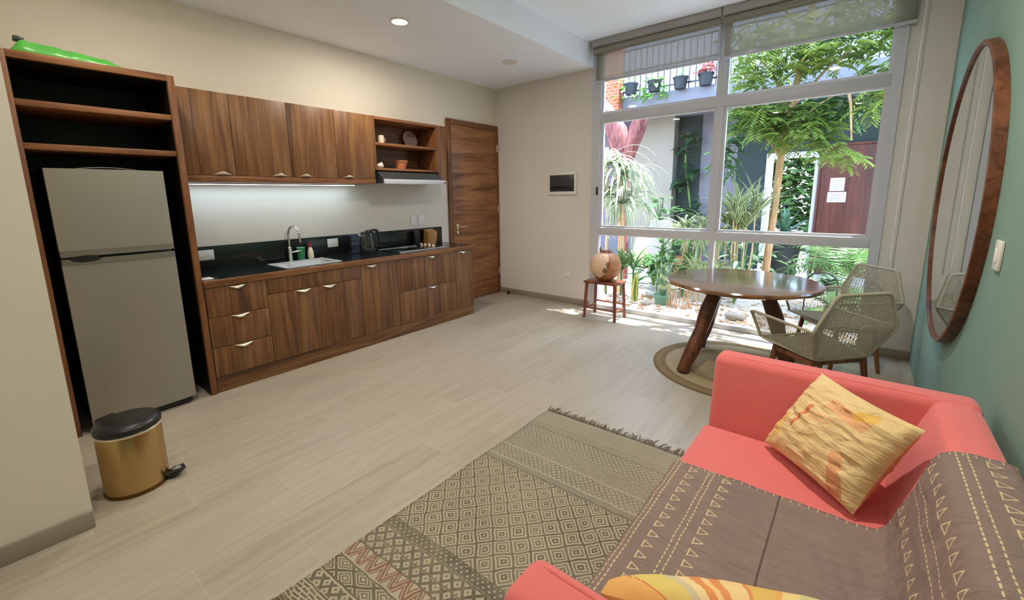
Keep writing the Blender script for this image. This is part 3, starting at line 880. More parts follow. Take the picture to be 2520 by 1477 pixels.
# ------------------------------------------------------------------ dining table
TX, TY = 3.62, 3.28
t = thing('dining_table', 'round dark wood dining table with thick sloping log legs', 'table', (TX, TY, .0115))
tm = Mat('polished_table_wood', .16, 0, .8)
k = tm.coord('Object')
n1 = tm.noise(tm.scale(k, (1.6, 9, 9)), 1, 5, .6, 1.2); n2 = tm.noise(tm.scale(k, (5, 50, 50)), 1, 3)
xx, yy, zz = tm.xyz(k)
pl = (yy / .16).fl()
tm.col(tm.ramp(n1 * .65 + n2 * .2 + (pl * .37).fr() * .18, [(.32, '3a2115'), (.48, '6b4228'), (.64, '94663e')]))
tm.b.inputs['Coat Weight'].default_value = .8; tm.b.inputs['Coat Roughness'].default_value = .07
tm.bump(n2 + ((yy / .16).fr() - .5).ab().gt(.485) * -1.5, .2, .003)
B().lathe([(0, .712), (.595, .712), (.61, .722), (.612, .738), (.604, .75), (0, .75)], TX, TY, 0, 72).build('tabletop', tm.m, t)
for (bx, by, tx, ty) in ((3.345, 2.715, 3.50, 3.00), (4.07, 3.17, 3.845, 3.13), (3.27, 3.47, 3.42, 3.46)):
    pts = []
    for i in range(9):
        f = i / 8
        pts.append((bx + (tx - bx) * f + .006 * math.sin(f * 9 + bx * 5), by + (ty - by) * f + .005 * math.cos(f * 7 + by * 3), .0125 + .699 * f))
    B().tube(pts, [.053 + .005 * math.sin(i * 1.9 + bx) + .008 * i / 8 for i in range(9)], 14).build('leg', M['leg_wood'], t)

# ------------------------------------------------------------------ cord chairs
def cords(b, A, Bp, n, r=.0032, sag=0):
    """strings between two edges given as polylines of equal parameter"""
    def at(pl, f):
        L = [(Vector(pl[i + 1]) - Vector(pl[i])).length for i in range(len(pl) - 1)]
        s = f * sum(L)
        for i, l in enumerate(L):
            if s <= l or i == len(L) - 1: return Vector(pl[i]).lerp(Vector(pl[i + 1]), min(1, s / l))
            s -= l
    for i in range(n):
        f = (i + .5) / n
        p, q = at(A, f), at(Bp, f)
        m_ = (p + q) / 2 + Vector((0, 0, -sag))
        b.tube([p, m_, q], r, 5, caps=False)
def chair(label):
    t = thing('cord_chair', label, 'chair', (0, 0, 0), 'cord armchairs at the dining table')
    WL, WR = (-.315, -.06, .622), (.315, -.06, .622)
    TL, TR = (-.195, -.09, .865), (.195, -.09, .865)
    BL, BR = (-.20, .02, .40), (.20, .02, .40)
    AL, AR = (-.325, .495, .63), (.325, .495, .63)
    FL, FR = (-.25, .46, .425), (.25, .46, .425)
    def rnd(pts, rad=.035):
        out = []
        m = len(pts)
        for i in range(m):
            p, a, c = Vector(pts[i]), Vector(pts[i - 1]), Vector(pts[(i + 1) % m])
            da, dc = (a - p).normalized() * rad, (c - p).normalized() * rad
            for f in (0, .25, .5, .75, 1):
                out.append((p + da) * (1 - f) ** 2 + p * 2 * f * (1 - f) + (p + dc) * f * f)
        return out
    b = B()
    b.tube(rnd([TL, TR, WR, BR, BL, WL]), .011, 10, True)
    b.tube(rnd([BL, BR, FR, FL]), .010, 10, True)
    for w, a, f in ((WL, AL, FL), (WR, AR, FR)):
        w, a, f = Vector(w), Vector(a), Vector(f)
        b.tube([w, w.lerp(a, .93), w.lerp(a, .985) - Vector((0, 0, .008)), a.lerp(f, .06), f], .010, 10)
    b.build('tube_frame', M['beige_cord'], t)
    b = B()
    cords(b, [TL, WL, BL], [TR, WR, BR], 46, .0026)
    cords(b, [WL, TL, TR, WR], [WL, BL, BR, WR], 34, .0026)
    b.build('back_weave', M['beige_cord'], t)
    for w, a, f, bb in ((WL, AL, FL, BL), (WR, AR, FR, BR)):
        b = B(); cords(b, [w, a], [bb, f], 36, .0026)
        b.build('side_weave', M['beige_cord'], t)
    b = B(); cords(b, [BL, FL], [BR, FR], 40, .0035, .015)
    b.build('seat_weave', M['beige_cord'], t)
    b = B()
    b.box(-.21, .03, .355, .21, .065, .388, .004).box(-.21, .34, .355, .21, .375, .388, .004).box(-.215, .03, .355, -.18, .375, .388, .004).box(.18, .03, .355, .215, .375, .388, .004)
    b.build('seat_frame', M['chair_wood'], t)
    for sx in (-1, 1):
        for y, yo in ((.045, -.05), (.36, .05)):
            b = B()
            q = [(sx * .20, y, .388), (sx * .235, y + yo, .0)]
            n = 6
            b.tube([Vector(q[0]).lerp(Vector(q[1]), i / n) for i in range(n + 1)], [.021 - .006 * i / n for i in range(n + 1)], 10)
            b.build('leg', M['chair_wood'], t)
    return t
c0 = chair('beige cord chair with its back to the sofa at the dining table')
def face(dx, dy): return math.atan2(-dx, dy)
c1 = dup(c0, (4.47, 3.86, 0), 'beige cord chair at the table in the corner by window and green wall', face(-.76, -.65))
c0.location = (4.395, 2.64, .0); c0.rotation_euler = (0, 0, face(-.74, .67))

# ------------------------------------------------------------------ stool and gourd
t = thing('stool', 'small red-brown wooden stool standing in front of the window', 'stool', (2.02, 3.87, 0))
SX, SYY = 2.02, 3.87
b = B().box(SX - .215, SYY - .15, .437, SX + .215, SYY + .15, .465, .006)
b.build('seat', M['stool_wood'], t)
tops = {}
for sx in (-1, 1):
    for sy in (-1, 1):
        p0 = Vector((SX + sx * .185, SYY + sy * .115, .437)); p1 = Vector((SX + sx * .205, SYY + sy * .14, 0))
        tops[(sx, sy)] = (p0, p1)
        B().tube([p0, p1], [.023, .020], 4).build('leg', M['stool_wood'], t)
def st(a, c, z):
    f = (.437 - z) / .437
    p, q = tops[a][0].lerp(tops[a][1], f), tops[c][0].lerp(tops[c][1], f)
    B().tube([p, q], .011, 6).build('stretcher', M['stool_wood'], t)
st((-1, -1), (1, -1), .13); st((-1, 1), (1, 1), .17); st((-1, -1), (-1, 1), .12); st((1, -1), (1, 1), .12)
gm = Mat('carved_gourd', .45, 0, .4)
k = gm.coord('Object'); x, y, z = gm.xyz(k)
vo = gm.n('ShaderNodeTexVoronoi'); vo.inputs['Scale'].default_value = 46; gm.L.new(k, vo.inputs['Vector'])
holes = X(gm.t, vo.outputs['Distance']).lt(.28)
vo2 = gm.n('ShaderNodeTexVoronoi'); vo2.inputs['Scale'].default_value = 9; gm.L.new(k, vo2.inputs['Vector'])
blot = X(gm.t, vo2.outputs['Distance']).lt(.3)
facing = (x * -.55 + y * -.80 + (z - .16) * .3)
patch = facing.gt(.075)
base = gm.mix(gm.noise(gm.scale(k, (5, 5, 30)), 1, 3), (150, 96, 58), (192, 136, 92))
c = gm.mix(patch, base, (226, 190, 160))
c = gm.mix(holes * patch * .6, c, (120, 74, 52)); c = gm.mix(blot * facing.band(.06, .11) * .8, c, (84, 44, 34))
gm.col(c)
t = thing('gourd', 'round carved brown gourd with pale perforated front on the stool', 'gourd', (2.02, 3.87, .4655))
prof = [(0, .0005), (.06, .0005), (.09, .012)]
for i in range(1, 15):
    a = -PI / 2 + .55 + i / 15 * (PI - .85)
    prof.append((.188 * math.cos(a), .182 + .180 * math.sin(a)))
prof += [(.075, .345), (.07, .36), (.06, .362), (.058, .345)]
B().lathe(prof, 2.02, 3.87, .4655, 40).build('shell', gm.m, t)
B().tube([(2.02 + .068 * math.cos(a), 3.87 + .068 * math.sin(a), .4655 + .362) for a in [2 * PI * i / 28 for i in range(28)]], .009, 8, True).build('rim', M['stool_wood'], t)
B().tube([(2.02 - .045, 3.87 - .05, .825), (2.02 - .047, 3.87 - .052, .865), (2.02 - .043, 3.87 - .05, .885)], [.010, .009, .006], 8).build('stem', M['stool_wood'], t)

# ------------------------------------------------------------------ pedal bin
bx, by = 1.50, -.535
t = thing('pedal_bin', 'gold pedal bin with black lid beside the refrigerator', 'bin', (bx, by, 0))
B().lathe([(0, .001), (.138, .001), (.14, .012), (.137, .02)], bx, by, 0, 48).build('base_ring', M['gold_dark'], t)
B().lathe([(.136, .018), (.136, .335), (.134, .34)], bx, by, 0, 56).build('bin_body', M['gold'], t)
B().lathe([(.1365, .326), (.1395, .328), (.1395, .337), (.1365, .339)], bx, by, 0, 56).build('collar', M['nickel'], t, 'bright metal collar')
B().lathe([(.137, .3395), (.140, .343), (.140, .366), (.132, .376), (.10, .386), (.05, .391), (0, .392)], bx, by, 0, 48).build('lid', M['black'], t)
hd = Vector((-.45, -.2, 0)).normalized()
b = B().box(-.030, -.045, .29, .030, .045, .372, .01, 3, None, Matrix.Translation((bx, by, 0)) @ Matrix.Rotation(math.atan2(hd.y, hd.x), 4, 'Z') @ Matrix.Translation((.148, 0, 0)))
b.build('lid_hinge', M['black'], t)
pd = Vector((.45, .9, 0)).normalized()
Mx = Matrix.Translation((bx, by, 0)) @ Matrix.Rotation(math.atan2(pd.y, pd.x), 4, 'Z')
b = B().box(.13, -.035, .004, .175, .035, .03, .006, 2, None, Mx)
b.tube([Mx @ Vector(q) for q in ((.15, -.026, .03), (.195, -.030, .036), (.206, 0, .038), (.195, .030, .036), (.15, .026, .03))], .010, 8)
b.build('pedal', M['black'], t)
b = B().box(.158, -.020, .040, .198, .020, .050, .004, 2, None, Mx)
b.build('pedal_plate', M['chrome'], t)

# ------------------------------------------------------------------ mirror
mr = thing('round_mirror', 'large round mirror in a deep brown wooden frame on green wall', 'mirror', (W - .001, 2.755, 1.455))
cy, cz, rr_ = 2.755, 1.455, .845
fm = wood('mirror_frame_wood', '3c2014', '5c3420', '7a4a2e', 'y', 14, 3, .45)
b = B()
b.lathe([(rr_ - .022, -.036), (rr_ - .024, -.048), (rr_ - .004, -.048), (rr_, -.044), (rr_, -.001), (rr_ - .03, -.001)], W, cy, cz, 96, 'x')
b.build('frame', fm, mr)
B().lathe([(0, -.036), (rr_ - .0225, -.036), (rr_ - .0225, -.004), (0, -.004)], W, cy, cz, 96, 'x').build('mirror_glass', M['mirror'], mr)

# ------------------------------------------------------------------ sofa
AZ = .74
t = thing('sofa', 'coral red two-seat sofa against the green wall', 'sofa', (4.36, .5, 0))
def lean(p):
    p = Vector(p)
    if 1.2 < p.y < 1.32: p.y -= max(0, AZ - p.z) * .16
    if -.3 < p.y < -.15: p.y += max(0, AZ - p.z) * .16
    return p
def lean_back(p):
    p = Vector(p)
    if p.x < 4.72: p.x -= max(0, AZ - p.z) * .34
    return p
B().box(3.94, -.33, .12, 4.79, 1.36, .285, .01).build('base_frame', M['coral'], t)
b = B().box(3.905, -.15, .287, 4.60, 1.185, .425, .028, 4)
b.build('seat_cushion', M['coral'], t)
def arm_mesh(y0_, y1_, mirror):
    """padded arm: rounded box with a rolled inner top edge"""
    b = B().box(3.915, y0_, .14, 4.808, y1_, AZ + .004, .034, 5, lean)
    return b
a1 = arm_mesh(1.255, 1.392, 0).build("arm", M["coral"], t)
a2 = arm_mesh(-.345, -.208, 1).build('arm', M['coral'], t)
for par, yy_ in ((a1, 1.285), (a2, -.238)):
    B().tube([(3.925, yy_, .60), (3.922, yy_, .70), (3.935, yy_, AZ - .004), (3.97, yy_, AZ + .001), (4.66, yy_, AZ + .001)], .006, 8).build('piping', M['coral'], par)
b = B()
NB = 40
sec = [(4.66, .29), (4.66, .55), (4.66, .67), (4.663, .705), (4.675, .728), (4.70, .74), (4.77, .74), (4.795, .73), (4.812, .70), (4.815, .60), (4.815, .14)]
def backfn(u, v):  # section swept along the wall
    i = min(len(sec) - 2, int(u * (len(sec) - 1))); f = u * (len(sec) - 1) - i
    x = sec[i][0] + (sec[i + 1][0] - sec[i][0]) * f; z = sec[i][1] + (sec[i + 1][1] - sec[i][1]) * f
    if u < .35: x -= max(0, .70 - z) * .34
    return (x, -.345 + 1.72 * v, z)
b.grid(backfn, 30, 20)
for v_, fl in ((0, 0), (1, 1)):
    vs = [backfn(i / 30, v_) for i in range(31)]
    b.add(vs, [list(range(31))[::(1 if fl else -1)]])
b.build('backrest', M['coral'], t)
B().ball((4.20, 1.2325, .545), (.012, .006, .012), 12, 8).build('button', M['coral_dark'], t)
for x in (3.99, 4.72):
    for y in (-.27, 1.30):
        B().cyl((x, y, .12), (x, y, .007 if y < 1.3 or x < 4.3 else .0), .024, .017, 14).build('leg', M['chair_wood'], t)

# ------------------------------------------------------------------ throw
path = [(3.893, .20), (3.892, .36), (3.895, .40), (3.905, .422), (3.925, .4305), (4.02, .4315), (4.18, .430), (4.30, .4315), (4.50, .4315), (4.535, .436), (4.556, .455), (4.575, .50), (4.60, .575), (4.628, .66), (4.640, .70), (4.655, .728), (4.68, .745), (4.71, .7485), (4.77, .7485), (4.80, .742), (4.822, .715), (4.828, .66), (4.832, .50)]
acc = [0]
for i in range(len(path) - 1): acc.append(acc[-1] + math.dist(path[i], path[i + 1]))
def at_s(s):
    for i in range(len(acc) - 1):
        if s <= acc[i + 1] or i == len(acc) - 2:
            f = (s - acc[i]) / (acc[i + 1] - acc[i])
            return (path[i][0] + (path[i + 1][0] - path[i][0]) * f, path[i][1] + (path[i + 1][1] - path[i][1]) * f)
def s_of(x, z):
    return min((math.dist(at_s(acc[-1] * i / 800), (x, z)), acc[-1] * i / 800) for i in range(801))[1]
rows = [('d', s_of(3.912, .43), 0), ('d', s_of(3.930, .43), 0), ('t', s_of(3.985, .43), .052), ('d', s_of(4.036, .43), 0), ('d', s_of(4.054, .43), 0), ('t', s_of(4.105, .43), .052),
        ('t', s_of(4.590, .545), .052), ('d', s_of(4.612, .612), 0), ('d', s_of(4.621, .642), 0), ('t', s_of(4.640, .70), .056), ('d', s_of(4.682, .746), 0), ('d', s_of(4.706, .748), 0), ('t', s_of(4.757, .748), .052)]
YT = .79
M['throw'] = throw_mat(rows, s_of(4.27, .43), YT)
def throwfn(u, v):
    s = u * acc[-1]
    x, z = at_s(s)
    x2, z2 = at_s(min(acc[-1], s + .004)); x1, z1 = at_s(max(0, s - .004))
    nx, nz = -(z2 - z1), (x2 - x1); l = math.hypot(nx, nz) or 1
    y = -.215 + (YT + .215 + .05 * min(1, max(0, (s - .8) / .4))) * v
    w = .005 * noise.noise((s * 5, y * 14, 2)) + .006 * abs(noise.noise((s * 14, y * 6 + s * 9, 5))) + .007 * max(0, .35 - abs(noise.noise((s * 3 + y * 5, y * 9 - s * 4, 11)))) - .002
    w = max(-.002, w) + .0045
    return (x + nx / l * w, y + .006 * noise.noise((s * 6, 3, 1)) * v, z + nz / l * w)
b = B().grid(throwfn, 150, 70, lambda u, v: (u * acc[-1], -.215 + (YT + .215) * v))
o = single(b, 'throw_blanket', M['throw'], 'brown throw with cream hand stitching draped over the sofa', 'blanket', thick=.003)

# ------------------------------------------------------------------ cushions
def cushion(name, label, m, P, T, n=36, sag=.06, wr=.006, seed=0, group=None):
    P = [Vector(p) for p in P]      # left, bottom, right, top
    nrm = ((P[1] - P[0]).cross(P[3] - P[0])).normalized()
    def fn(side):
        def g(u, v):
            su, sv = 2 * u - 1, 2 * v - 1
            uu = .5 + su * .5 * (1 - sag * (1 - sv * sv)); vv = .5 + sv * .5 * (1 - sag * (1 - su * su))
            p = (P[0] * (1 - uu) + P[1] * uu) * (1 - vv) + (P[3] * (1 - uu) + P[2] * uu) * vv
            h = max(0, (1 - su ** 2) * (1 - sv ** 2)) ** .42
            w = wr * noise.noise((u * 4 + seed, v * 16, side * 3)) + wr * .6 * noise.noise((u * 9 + v * 7, v * 24 - u * 8, seed)) + wr * .5 * noise.noise((u * 14, v * 10, seed + 4))
            return p + nrm * side * (T * h + w * min(1, h * 2))
        return g
    b = B().grid(fn(1), n, n).grid(fn(-1), n, n, flip=True)
    return single(b, name, m, label, 'cushion', group)
cushion('cushion', 'yellow cushion with coral patches propped in the sofa corner', pillow_yellow(),
        [(4.165, 1.13, .445), (4.475, .815, .445), (4.625, .925, .755), (4.335, 1.215, .775)], .085, seed=2, wr=.011)
cushion('cushion', 'striped yellow and orange cushion on the throw at the near sofa arm', pillow_stripe(),
        [(4.06, .07, .47), (4.49, .24, .47), (4.51, .12, .635), (4.11, -.04, .585)], .07, seed=9, sag=-.5)
# ------------------------------------------------------------------ courtyard shell
GZ = -.03
M['gravel'] = gravel(); M['brick'] = brick()
M['teal_wall'] = plain('dark_teal_render', (52, 62, 60), .85, 0, .2, .06, 1)
M['mauve_wall'] = plain('grey_render', (112, 107, 114), .85, 0, .2, .05, 1)
M['pillar'] = plain('beige_render', (140, 132, 119), .85, 0, .2, .05, 2)
M['white_render'] = plain('white_render', (170, 164, 172), .85, 0, .2, .04, 1)
M['slab'] = plain('slab_render', (118, 117, 126), .85, 0, .2, .05, 1)
FY = 9.0
struct(B().box(-6, 4.40, -.3, 12, 22, GZ), 'ground_courtyard', M['gravel'])
struct(B().box(1.1, FY + .02, GZ, 1.6, FY + .3, 3.12), 'wall_courtyard_recess', M['teal_wall'])
struct(B().box(1.6, FY, GZ, 2.30, FY + .3, 3.12), 'wall_courtyard_middle', M['mauve_wall'])
struct(B().box(2.30, FY, GZ, 2.83, FY + .3, 3.12).box(2.83, FY, 2.24, 3.68, FY + .3, 3.12).box(3.68, FY, GZ, 10, FY + .3, 3.12), 'wall_courtyard_far', M['teal_wall'])
struct(B().box(-6, FY, GZ, .2, FY + .3, 3.12), 'wall_courtyard_left', M['mauve_wall'])
struct(B().box(.2, FY - .25, GZ, 1.1, FY + .3, 3.12), 'pillar_courtyard', M['pillar'])
struct(B().box(2.83, FY - .03, GZ, 2.91, FY + .3, 2.24).box(2.91, FY - .03, 2.15, 3.62, FY + .3, 2.24).box(3.62, FY - .03, GZ, 3.68, FY + .3, 2.24), 'trim_1', M['white_metal'])
struct(B().box(-6, 7.95, 3.12, 10, FY + .3, 3.46), 'ceiling_balcony_slab', M['slab'])
struct(B().box(-6, FY, 3.46, 10, FY + .3, 5.6), 'wall_upper_far', M['white_render'])
struct(B().box(-.75, 7.75, 2.95, .27, 7.94, 4.6), 'wall_brick_pier', M['brick'])
struct(B().box(7.5, 4.40, GZ, 7.8, FY, 3.6), 'wall_courtyard_right', M['white_render'])
struct(B().box(-3.6, 4.40, GZ, -3.3, FY, 4.6), 'wall_courtyard_side', M['white_render'])
d2 = thing('door_2', '', '', (4.2, FY, GZ)); del d2['label']; del d2['category']; d2['kind'] = 'structure'
B().box(3.72, FY - .06, GZ, 4.85, FY - .005, 2.30, .004).build('door_leaf', M['brown_door'], d2)
B().box(3.685, FY - .08, GZ, 3.719, FY - .005, 2.34, .003).box(4.851, FY - .08, GZ, 4.89, FY - .005, 2.34, .003).box(3.719, FY - .08, 2.301, 4.851, FY - .005, 2.34, .003).build('door_frame', M['brown_door'], d2)
def notice(label, x0, x1, z0, z1):
    t = thing('paper_notice', label, 'notice', ((x0 + x1) / 2, FY - .06, z0), 'paper notices on the brown door')
    B().box(x0, FY - .064, z0, x1, FY - .0605, z1).build('sheet', M['paper'], t)
    b = B(); n = 5
    for i in range(n):
        zc = z1 - (z1 - z0) * (i + 1.2) / (n + 1.4)
        b.box(x0 + .035, FY - .0655, zc - .006, x1 - .035 - .03 * (i % 3), FY - .0642, zc + .006)
    b.build('print', M['ink'], t)
notice('upper white paper notice pinned to the brown courtyard door', 3.875, 4.085, 1.51, 1.74)
notice('lower wider white paper notice pinned to the brown courtyard door', 3.855, 4.125, 1.31, 1.49)

# railing and hanging pots
rl = thing('balcony_railing', 'black metal railing of upright bars along the upper balcony', 'railing', (2, 7.98, 3.46))
for z in (3.56, 3.95, 4.35): B().box(-.8, 7.965, z, 6.2, 7.995, z + .025).build('rail', M['black'], rl)
bal = B().box(-.7, 7.972, 3.461, -.686, 7.988, 4.36).build('baluster', M['black'], rl)
for i in range(1, 57):
    o = bal.copy(); C.objects.link(o); o.location.x += i * .12

# ------------------------------------------------------------------ plants
def blade(b, p, az, el, L, w, droop, n=7, fold=.25, tip=.0, twist=0):
    p = Vector(p); side0 = Vector((-math.sin(az), math.cos(az), 0))
    vs, uvs = [], []
    for i in range(n + 1):
        f = i / n
        e = el - droop * f
        d = Vector((math.cos(az) * math.cos(e), math.sin(az) * math.cos(e), math.sin(e)))
        up = Vector((-math.cos(az) * math.sin(e), -math.sin(az) * math.sin(e), math.cos(e)))
        sd = (side0 + up * twist * f).normalized()
        hw = w * .5 * (min(1, .45 + f * 2.5)) * (1 - max(0, f - .45) / .55) ** .8 + .0005
        vs += [p - sd * hw + up * hw * fold, p.copy(), p + sd * hw + up * hw * fold]
        p = p + d * (L / n)
    fs, us = [], []
    for i in range(n):
        for k in (0, 1):
            a = i * 3 + k
            fs.append([a, a + 1, a + 4, a + 3])
            us.append([(k * .5, i / n), (k * .5 + .5, i / n), (k * .5 + .5, (i + 1) / n), (k * .5, (i + 1) / n)])
    b.add(vs, fs, us, True)
def rosette(b, p, n, L, w, el0, el1, droop, lv=.25, az0=None, fold=.25):
    for i in range(n):
        a = (i * 2.39996 + R.uniform(-.3, .3)) if az0 is None else az0[0] + (az0[1] - az0[0]) * R.random()
        blade(b, p, a, R.uniform(el0, el1), L * R.uniform(1 - lv, 1 + lv * .5), w * R.uniform(.8, 1.15), droop * R.uniform(.7, 1.2), 8, fold)
def broad(b, p, az, el, L, w, cup=.2, lobes=0):
    """heart / lobed broad leaf, p = leaf base"""
    p = Vector(p)
    d = Vector((math.cos(az) * math.cos(el), math.sin(az) * math.cos(el), math.sin(el)))
    sd = Vector((-math.sin(az), math.cos(az), 0)); up = d.cross(sd) * -1
    n = 8
    vs, uvs = [], []
    for i in range(n + 1):
        f = i / n
        hw = w * .5 * math.sin(PI * min(1, f * .93 + .07) ** .75) ** .8
        if lobes: hw *= .72 + .28 * math.cos(f * lobes * 2 * PI)
        c = p + d * L * f - Vector((0, 0, .25 * L * f * f))
        for k in (-1, 0, 1):
            vs.append(c + sd * hw * k + up * (-cup * hw * abs(k)))
    fs, us = [], []
    for i in range(n):
        for k in (0, 1):
            a = i * 3 + k
            fs.append([a, a + 1, a + 4, a + 3]); us.append([(k * .5, i / n), (k * .5 + .5, i / n), (k * .5 + .5, (i + 1) / n), (k * .5, (i + 1) / n)])
    b.add(vs, fs, us, True)
def pot(parent, x, y, z, r0, r1, h, m, nm='pot'):
    B().lathe([(0, .001), (r0, .001), (r1, h * .88), (r1 * 1.08, h * .88), (r1 * 1.08, h), (r1 * .96, h), (r1 * .93, h * .9), (0, h * .9)], x, y, z, 28).build(nm, m, parent)

LV = {
 'drac': leaf('dracaena_leaf', (92, 116, 84), (138, 156, 118), .3, ('edge', (188, 194, 166))),
 'spider': leaf('striped_leaf', (84, 112, 58), (116, 142, 76), .3, ('edge', (212, 212, 172))),
 'spider2': leaf('cream_leaf', (160, 170, 104), (196, 198, 140), .3, ('mid', (94, 122, 62))),
 'snake': leaf('snake_leaf', (70, 104, 76), (96, 128, 92), .1, ('band', (150, 170, 120))),
 'snake_y': leaf('snake_leaf_edged', (88, 122, 62), (110, 140, 72), .1, ('edge', (216, 204, 110))),
 'dark': leaf('dark_leaf', (34, 62, 38), (58, 92, 52), .2),
 'phil': leaf('philodendron_leaf', (40, 74, 42), (74, 118, 60), .25),
 'fern': leaf('fern_leaf', (56, 92, 46), (98, 132, 68), .35),
 'fresh': leaf('fresh_leaf', (62, 104, 56), (98, 138, 78), .35),
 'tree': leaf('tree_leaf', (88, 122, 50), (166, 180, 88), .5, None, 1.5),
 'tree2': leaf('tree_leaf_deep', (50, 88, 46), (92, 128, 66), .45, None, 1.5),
 'hang': leaf('hanging_leaf', (96, 150, 70), (136, 180, 96), .4),
 'agave': leaf('agave_leaf', (54, 88, 70), (86, 120, 96), .1),
 'litter': leaf('dry_leaf', (150, 104, 70), (206, 166, 120), .2, None, 30),
}
M['cane'] = plain('pale_cane', (196, 168, 130), .7, 0, .3, .15, 20)
M['greenstem'] = plain('green_stem', (104, 134, 66), .6, 0, .3, .15, 20)
M['bark'] = wood('tan_bark', '8a6a48', 'b08a60', 'c8a67c', 'z', 30, 4, .85)
M['redbark'] = wood('red_peeling_bark', '4c2628', '74403e', '98605a', 'z', 14, 3, .75)
M['blackpot'] = plain('black_pot', (44, 46, 50), .6, 0, .3, .1)
M['greenpot'] = plain('green_glazed_pot', (96, 140, 112), .35)
M['whitepot'] = plain('white_planter', (180, 176, 172), .7)

# tall dracaena by the left edge of the window
t = thing('dracaena', 'tall dracaena with long drooping variegated leaves at the left window edge', 'plant', (1.42, 5.35, GZ))
b = B(); bs = B()
for (x, y, h) in ((1.30, 5.30, 1.95), (1.46, 5.42, 1.75), (1.58, 5.28, 1.35), (1.22, 5.46, 1.45)):
    bs.tube([(x, y, GZ), (x + .02, y, h * .5), (x, y, h)], [.028, .022, .018], 8)
    rosette(b, (x, y, h), 56, .9, .042, .1, 1.3, 2.9)
b.build('foliage', LV['drac'], t); bs.build('stem', M['cane'], t)
t = thing('dracaena_shoot', 'low leafy green shoots growing under the tall dracaena', 'plant', (1.5, 5.2, GZ))
b = B()
for (x, y) in ((1.40, 5.15), (1.62, 5.2), (1.75, 5.35)): rosette(b, (x, y, .35), 18, .55, .04, .6, 1.5, 1.2)
for (x, y) in ((1.40, 5.15), (1.62, 5.2), (1.75, 5.35)): b.tube([(x, y, GZ), (x, y, .36)], .014, 6)
b.build('foliage', LV['fresh'], t)

# snake plants
def snake(label, x, y, n, h, w, m, group, withpot=None, spread=.25, z0=GZ):
    t = thing('snake_plant', label, 'plant', (x, y, GZ), group)
    b = B()
    for i in range(n):
        a = i * 2.4 + .4
        q = .05 * math.sqrt(i / n)
        blade(b, (x + q * math.cos(a), y + q * math.sin(a), z0), a, PI / 2 - R.uniform(.02, spread), h * R.uniform(.65, 1.05), w, R.uniform(-.1, .1), 8, .35, 0, R.uniform(-.5, .5))
    b.build('foliage', m, t)
    if withpot: pot(t, x, y, GZ, .10, .125, .13, withpot)
snake('short yellow-edged snake plant just outside the window behind the stool', 1.93, 5.0, 6, .56, .085, LV['snake_y'], 'snake plants outside the window', None, .12)
snake('grey-green snake plant in a green pot outside the window left of the table', 2.32, 5.06, 8, .66, .055, LV['snake'], 'snake plants outside the window', M['greenpot'], .38, .07)
snake('slender snake plant beside the doorway in the courtyard', 3.86, 7.1, 5, .55, .04, LV['snake'], 'snake plants outside the window', M['greenpot'], .25, .07)

# urn and terracotta dish
single(B().lathe([(0, .001), (.17, .001), (.24, .2), (.255, .42), (.22, .6), (.16, .68), (.17, .74), (.14, .74), (.13, .68), (0, .6)], .93, 7.9, GZ, 36), 'clay_urn', M['clay'], 'large pale clay urn in front of the beige pillar', 'urn')
t = thing('terracotta_planter', 'terracotta pot with broad green leaves beside the clay urn', 'plant', (1.55, 7.7, GZ))
pot(t, 1.55, 7.7, GZ, .16, .22, .3, M['terracotta'])
b = B()
for i in range(12): 
    a = i * 2.4
    broad(b, (1.55 + .1 * math.cos(a), 7.7 + .1 * math.sin(a), .42 + .03 * (i % 4)), a, R.uniform(.2, .9), R.uniform(.22, .34), .16)
    b.tube([(1.55, 7.7, .2), (1.55 + .1 * math.cos(a), 7.7 + .1 * math.sin(a), .42 + .03 * (i % 4))], .006, 5)
b.build('foliage', LV['fresh'], t)
# philodendron on a white pedestal
t = thing('philodendron', 'dark lobed philodendron on a white planter before the beige pillar', 'plant', (1.52, 7.0, GZ))
B().box(1.36, 6.86, GZ, 1.70, 7.16, 1.02, .01).build('planter', M['whitepot'], t)
b = B()
for i in range(20):
    a = i * 2.4; r = R.uniform(.08, .3); z = 1.15 + R.uniform(0, .3)
    broad(b, (1.5 + r * math.cos(a), 7.0 + r * math.sin(a), z), a, R.uniform(-.2, .6), R.uniform(.16, .26), R.uniform(.15, .22), .2, 3)
    b.tube([(1.5, 7.0, 1.0), (1.5 + r * math.cos(a), 7.0 + r * math.sin(a), z)], .006, 5)
b.build('foliage', LV['phil'], t)

# variegated clumps behind the table
def clump(label, x, y, z, n, L, w, m, e0, e1, droop, ncane, hgt):
    t = thing('variegated_plant', label, 'plant', (x, y, GZ), 'variegated plants in the courtyard bed')
    b = B(); bs = B()
    for i in range(ncane):
        a = i * 2.1; q = .13 * math.sqrt((i + .3) / ncane)
        px_, py_ = x + q * math.cos(a) * 1.6, y + q * math.sin(a)
        hz = z * R.uniform(.75, 1.1)
        bs.tube([(px_ * .6 + x * .4, py_ * .6 + y * .4, GZ), (px_, py_, hz * .6), (px_, py_, hz)], [.016, .013, .011], 6)
        rosette(b, (px_, py_, hz), n // ncane, L, w, e0, e1, droop)
    b.build('foliage', m, t); bs.build('stem', M['cane'], t)
clump('white-edged arching plant behind the table, left of the window mullion', 2.38, 5.95, 1.0, 110, .55, .035, LV['spider'], .3, 1.4, 2.0, 5, 1)
clump('cream-leaved bushy plant behind the window mullion', 2.78, 6.2, .95, 120, .52, .045, LV['spider2'], .3, 1.4, 1.9, 5, 1)
clump('tall striped plant with upright leaves between mullion and tree trunk', 3.06, 6.05, 1.15, 130, .72, .034, LV['spider'], .7, 1.5, 1.1, 6, 1)
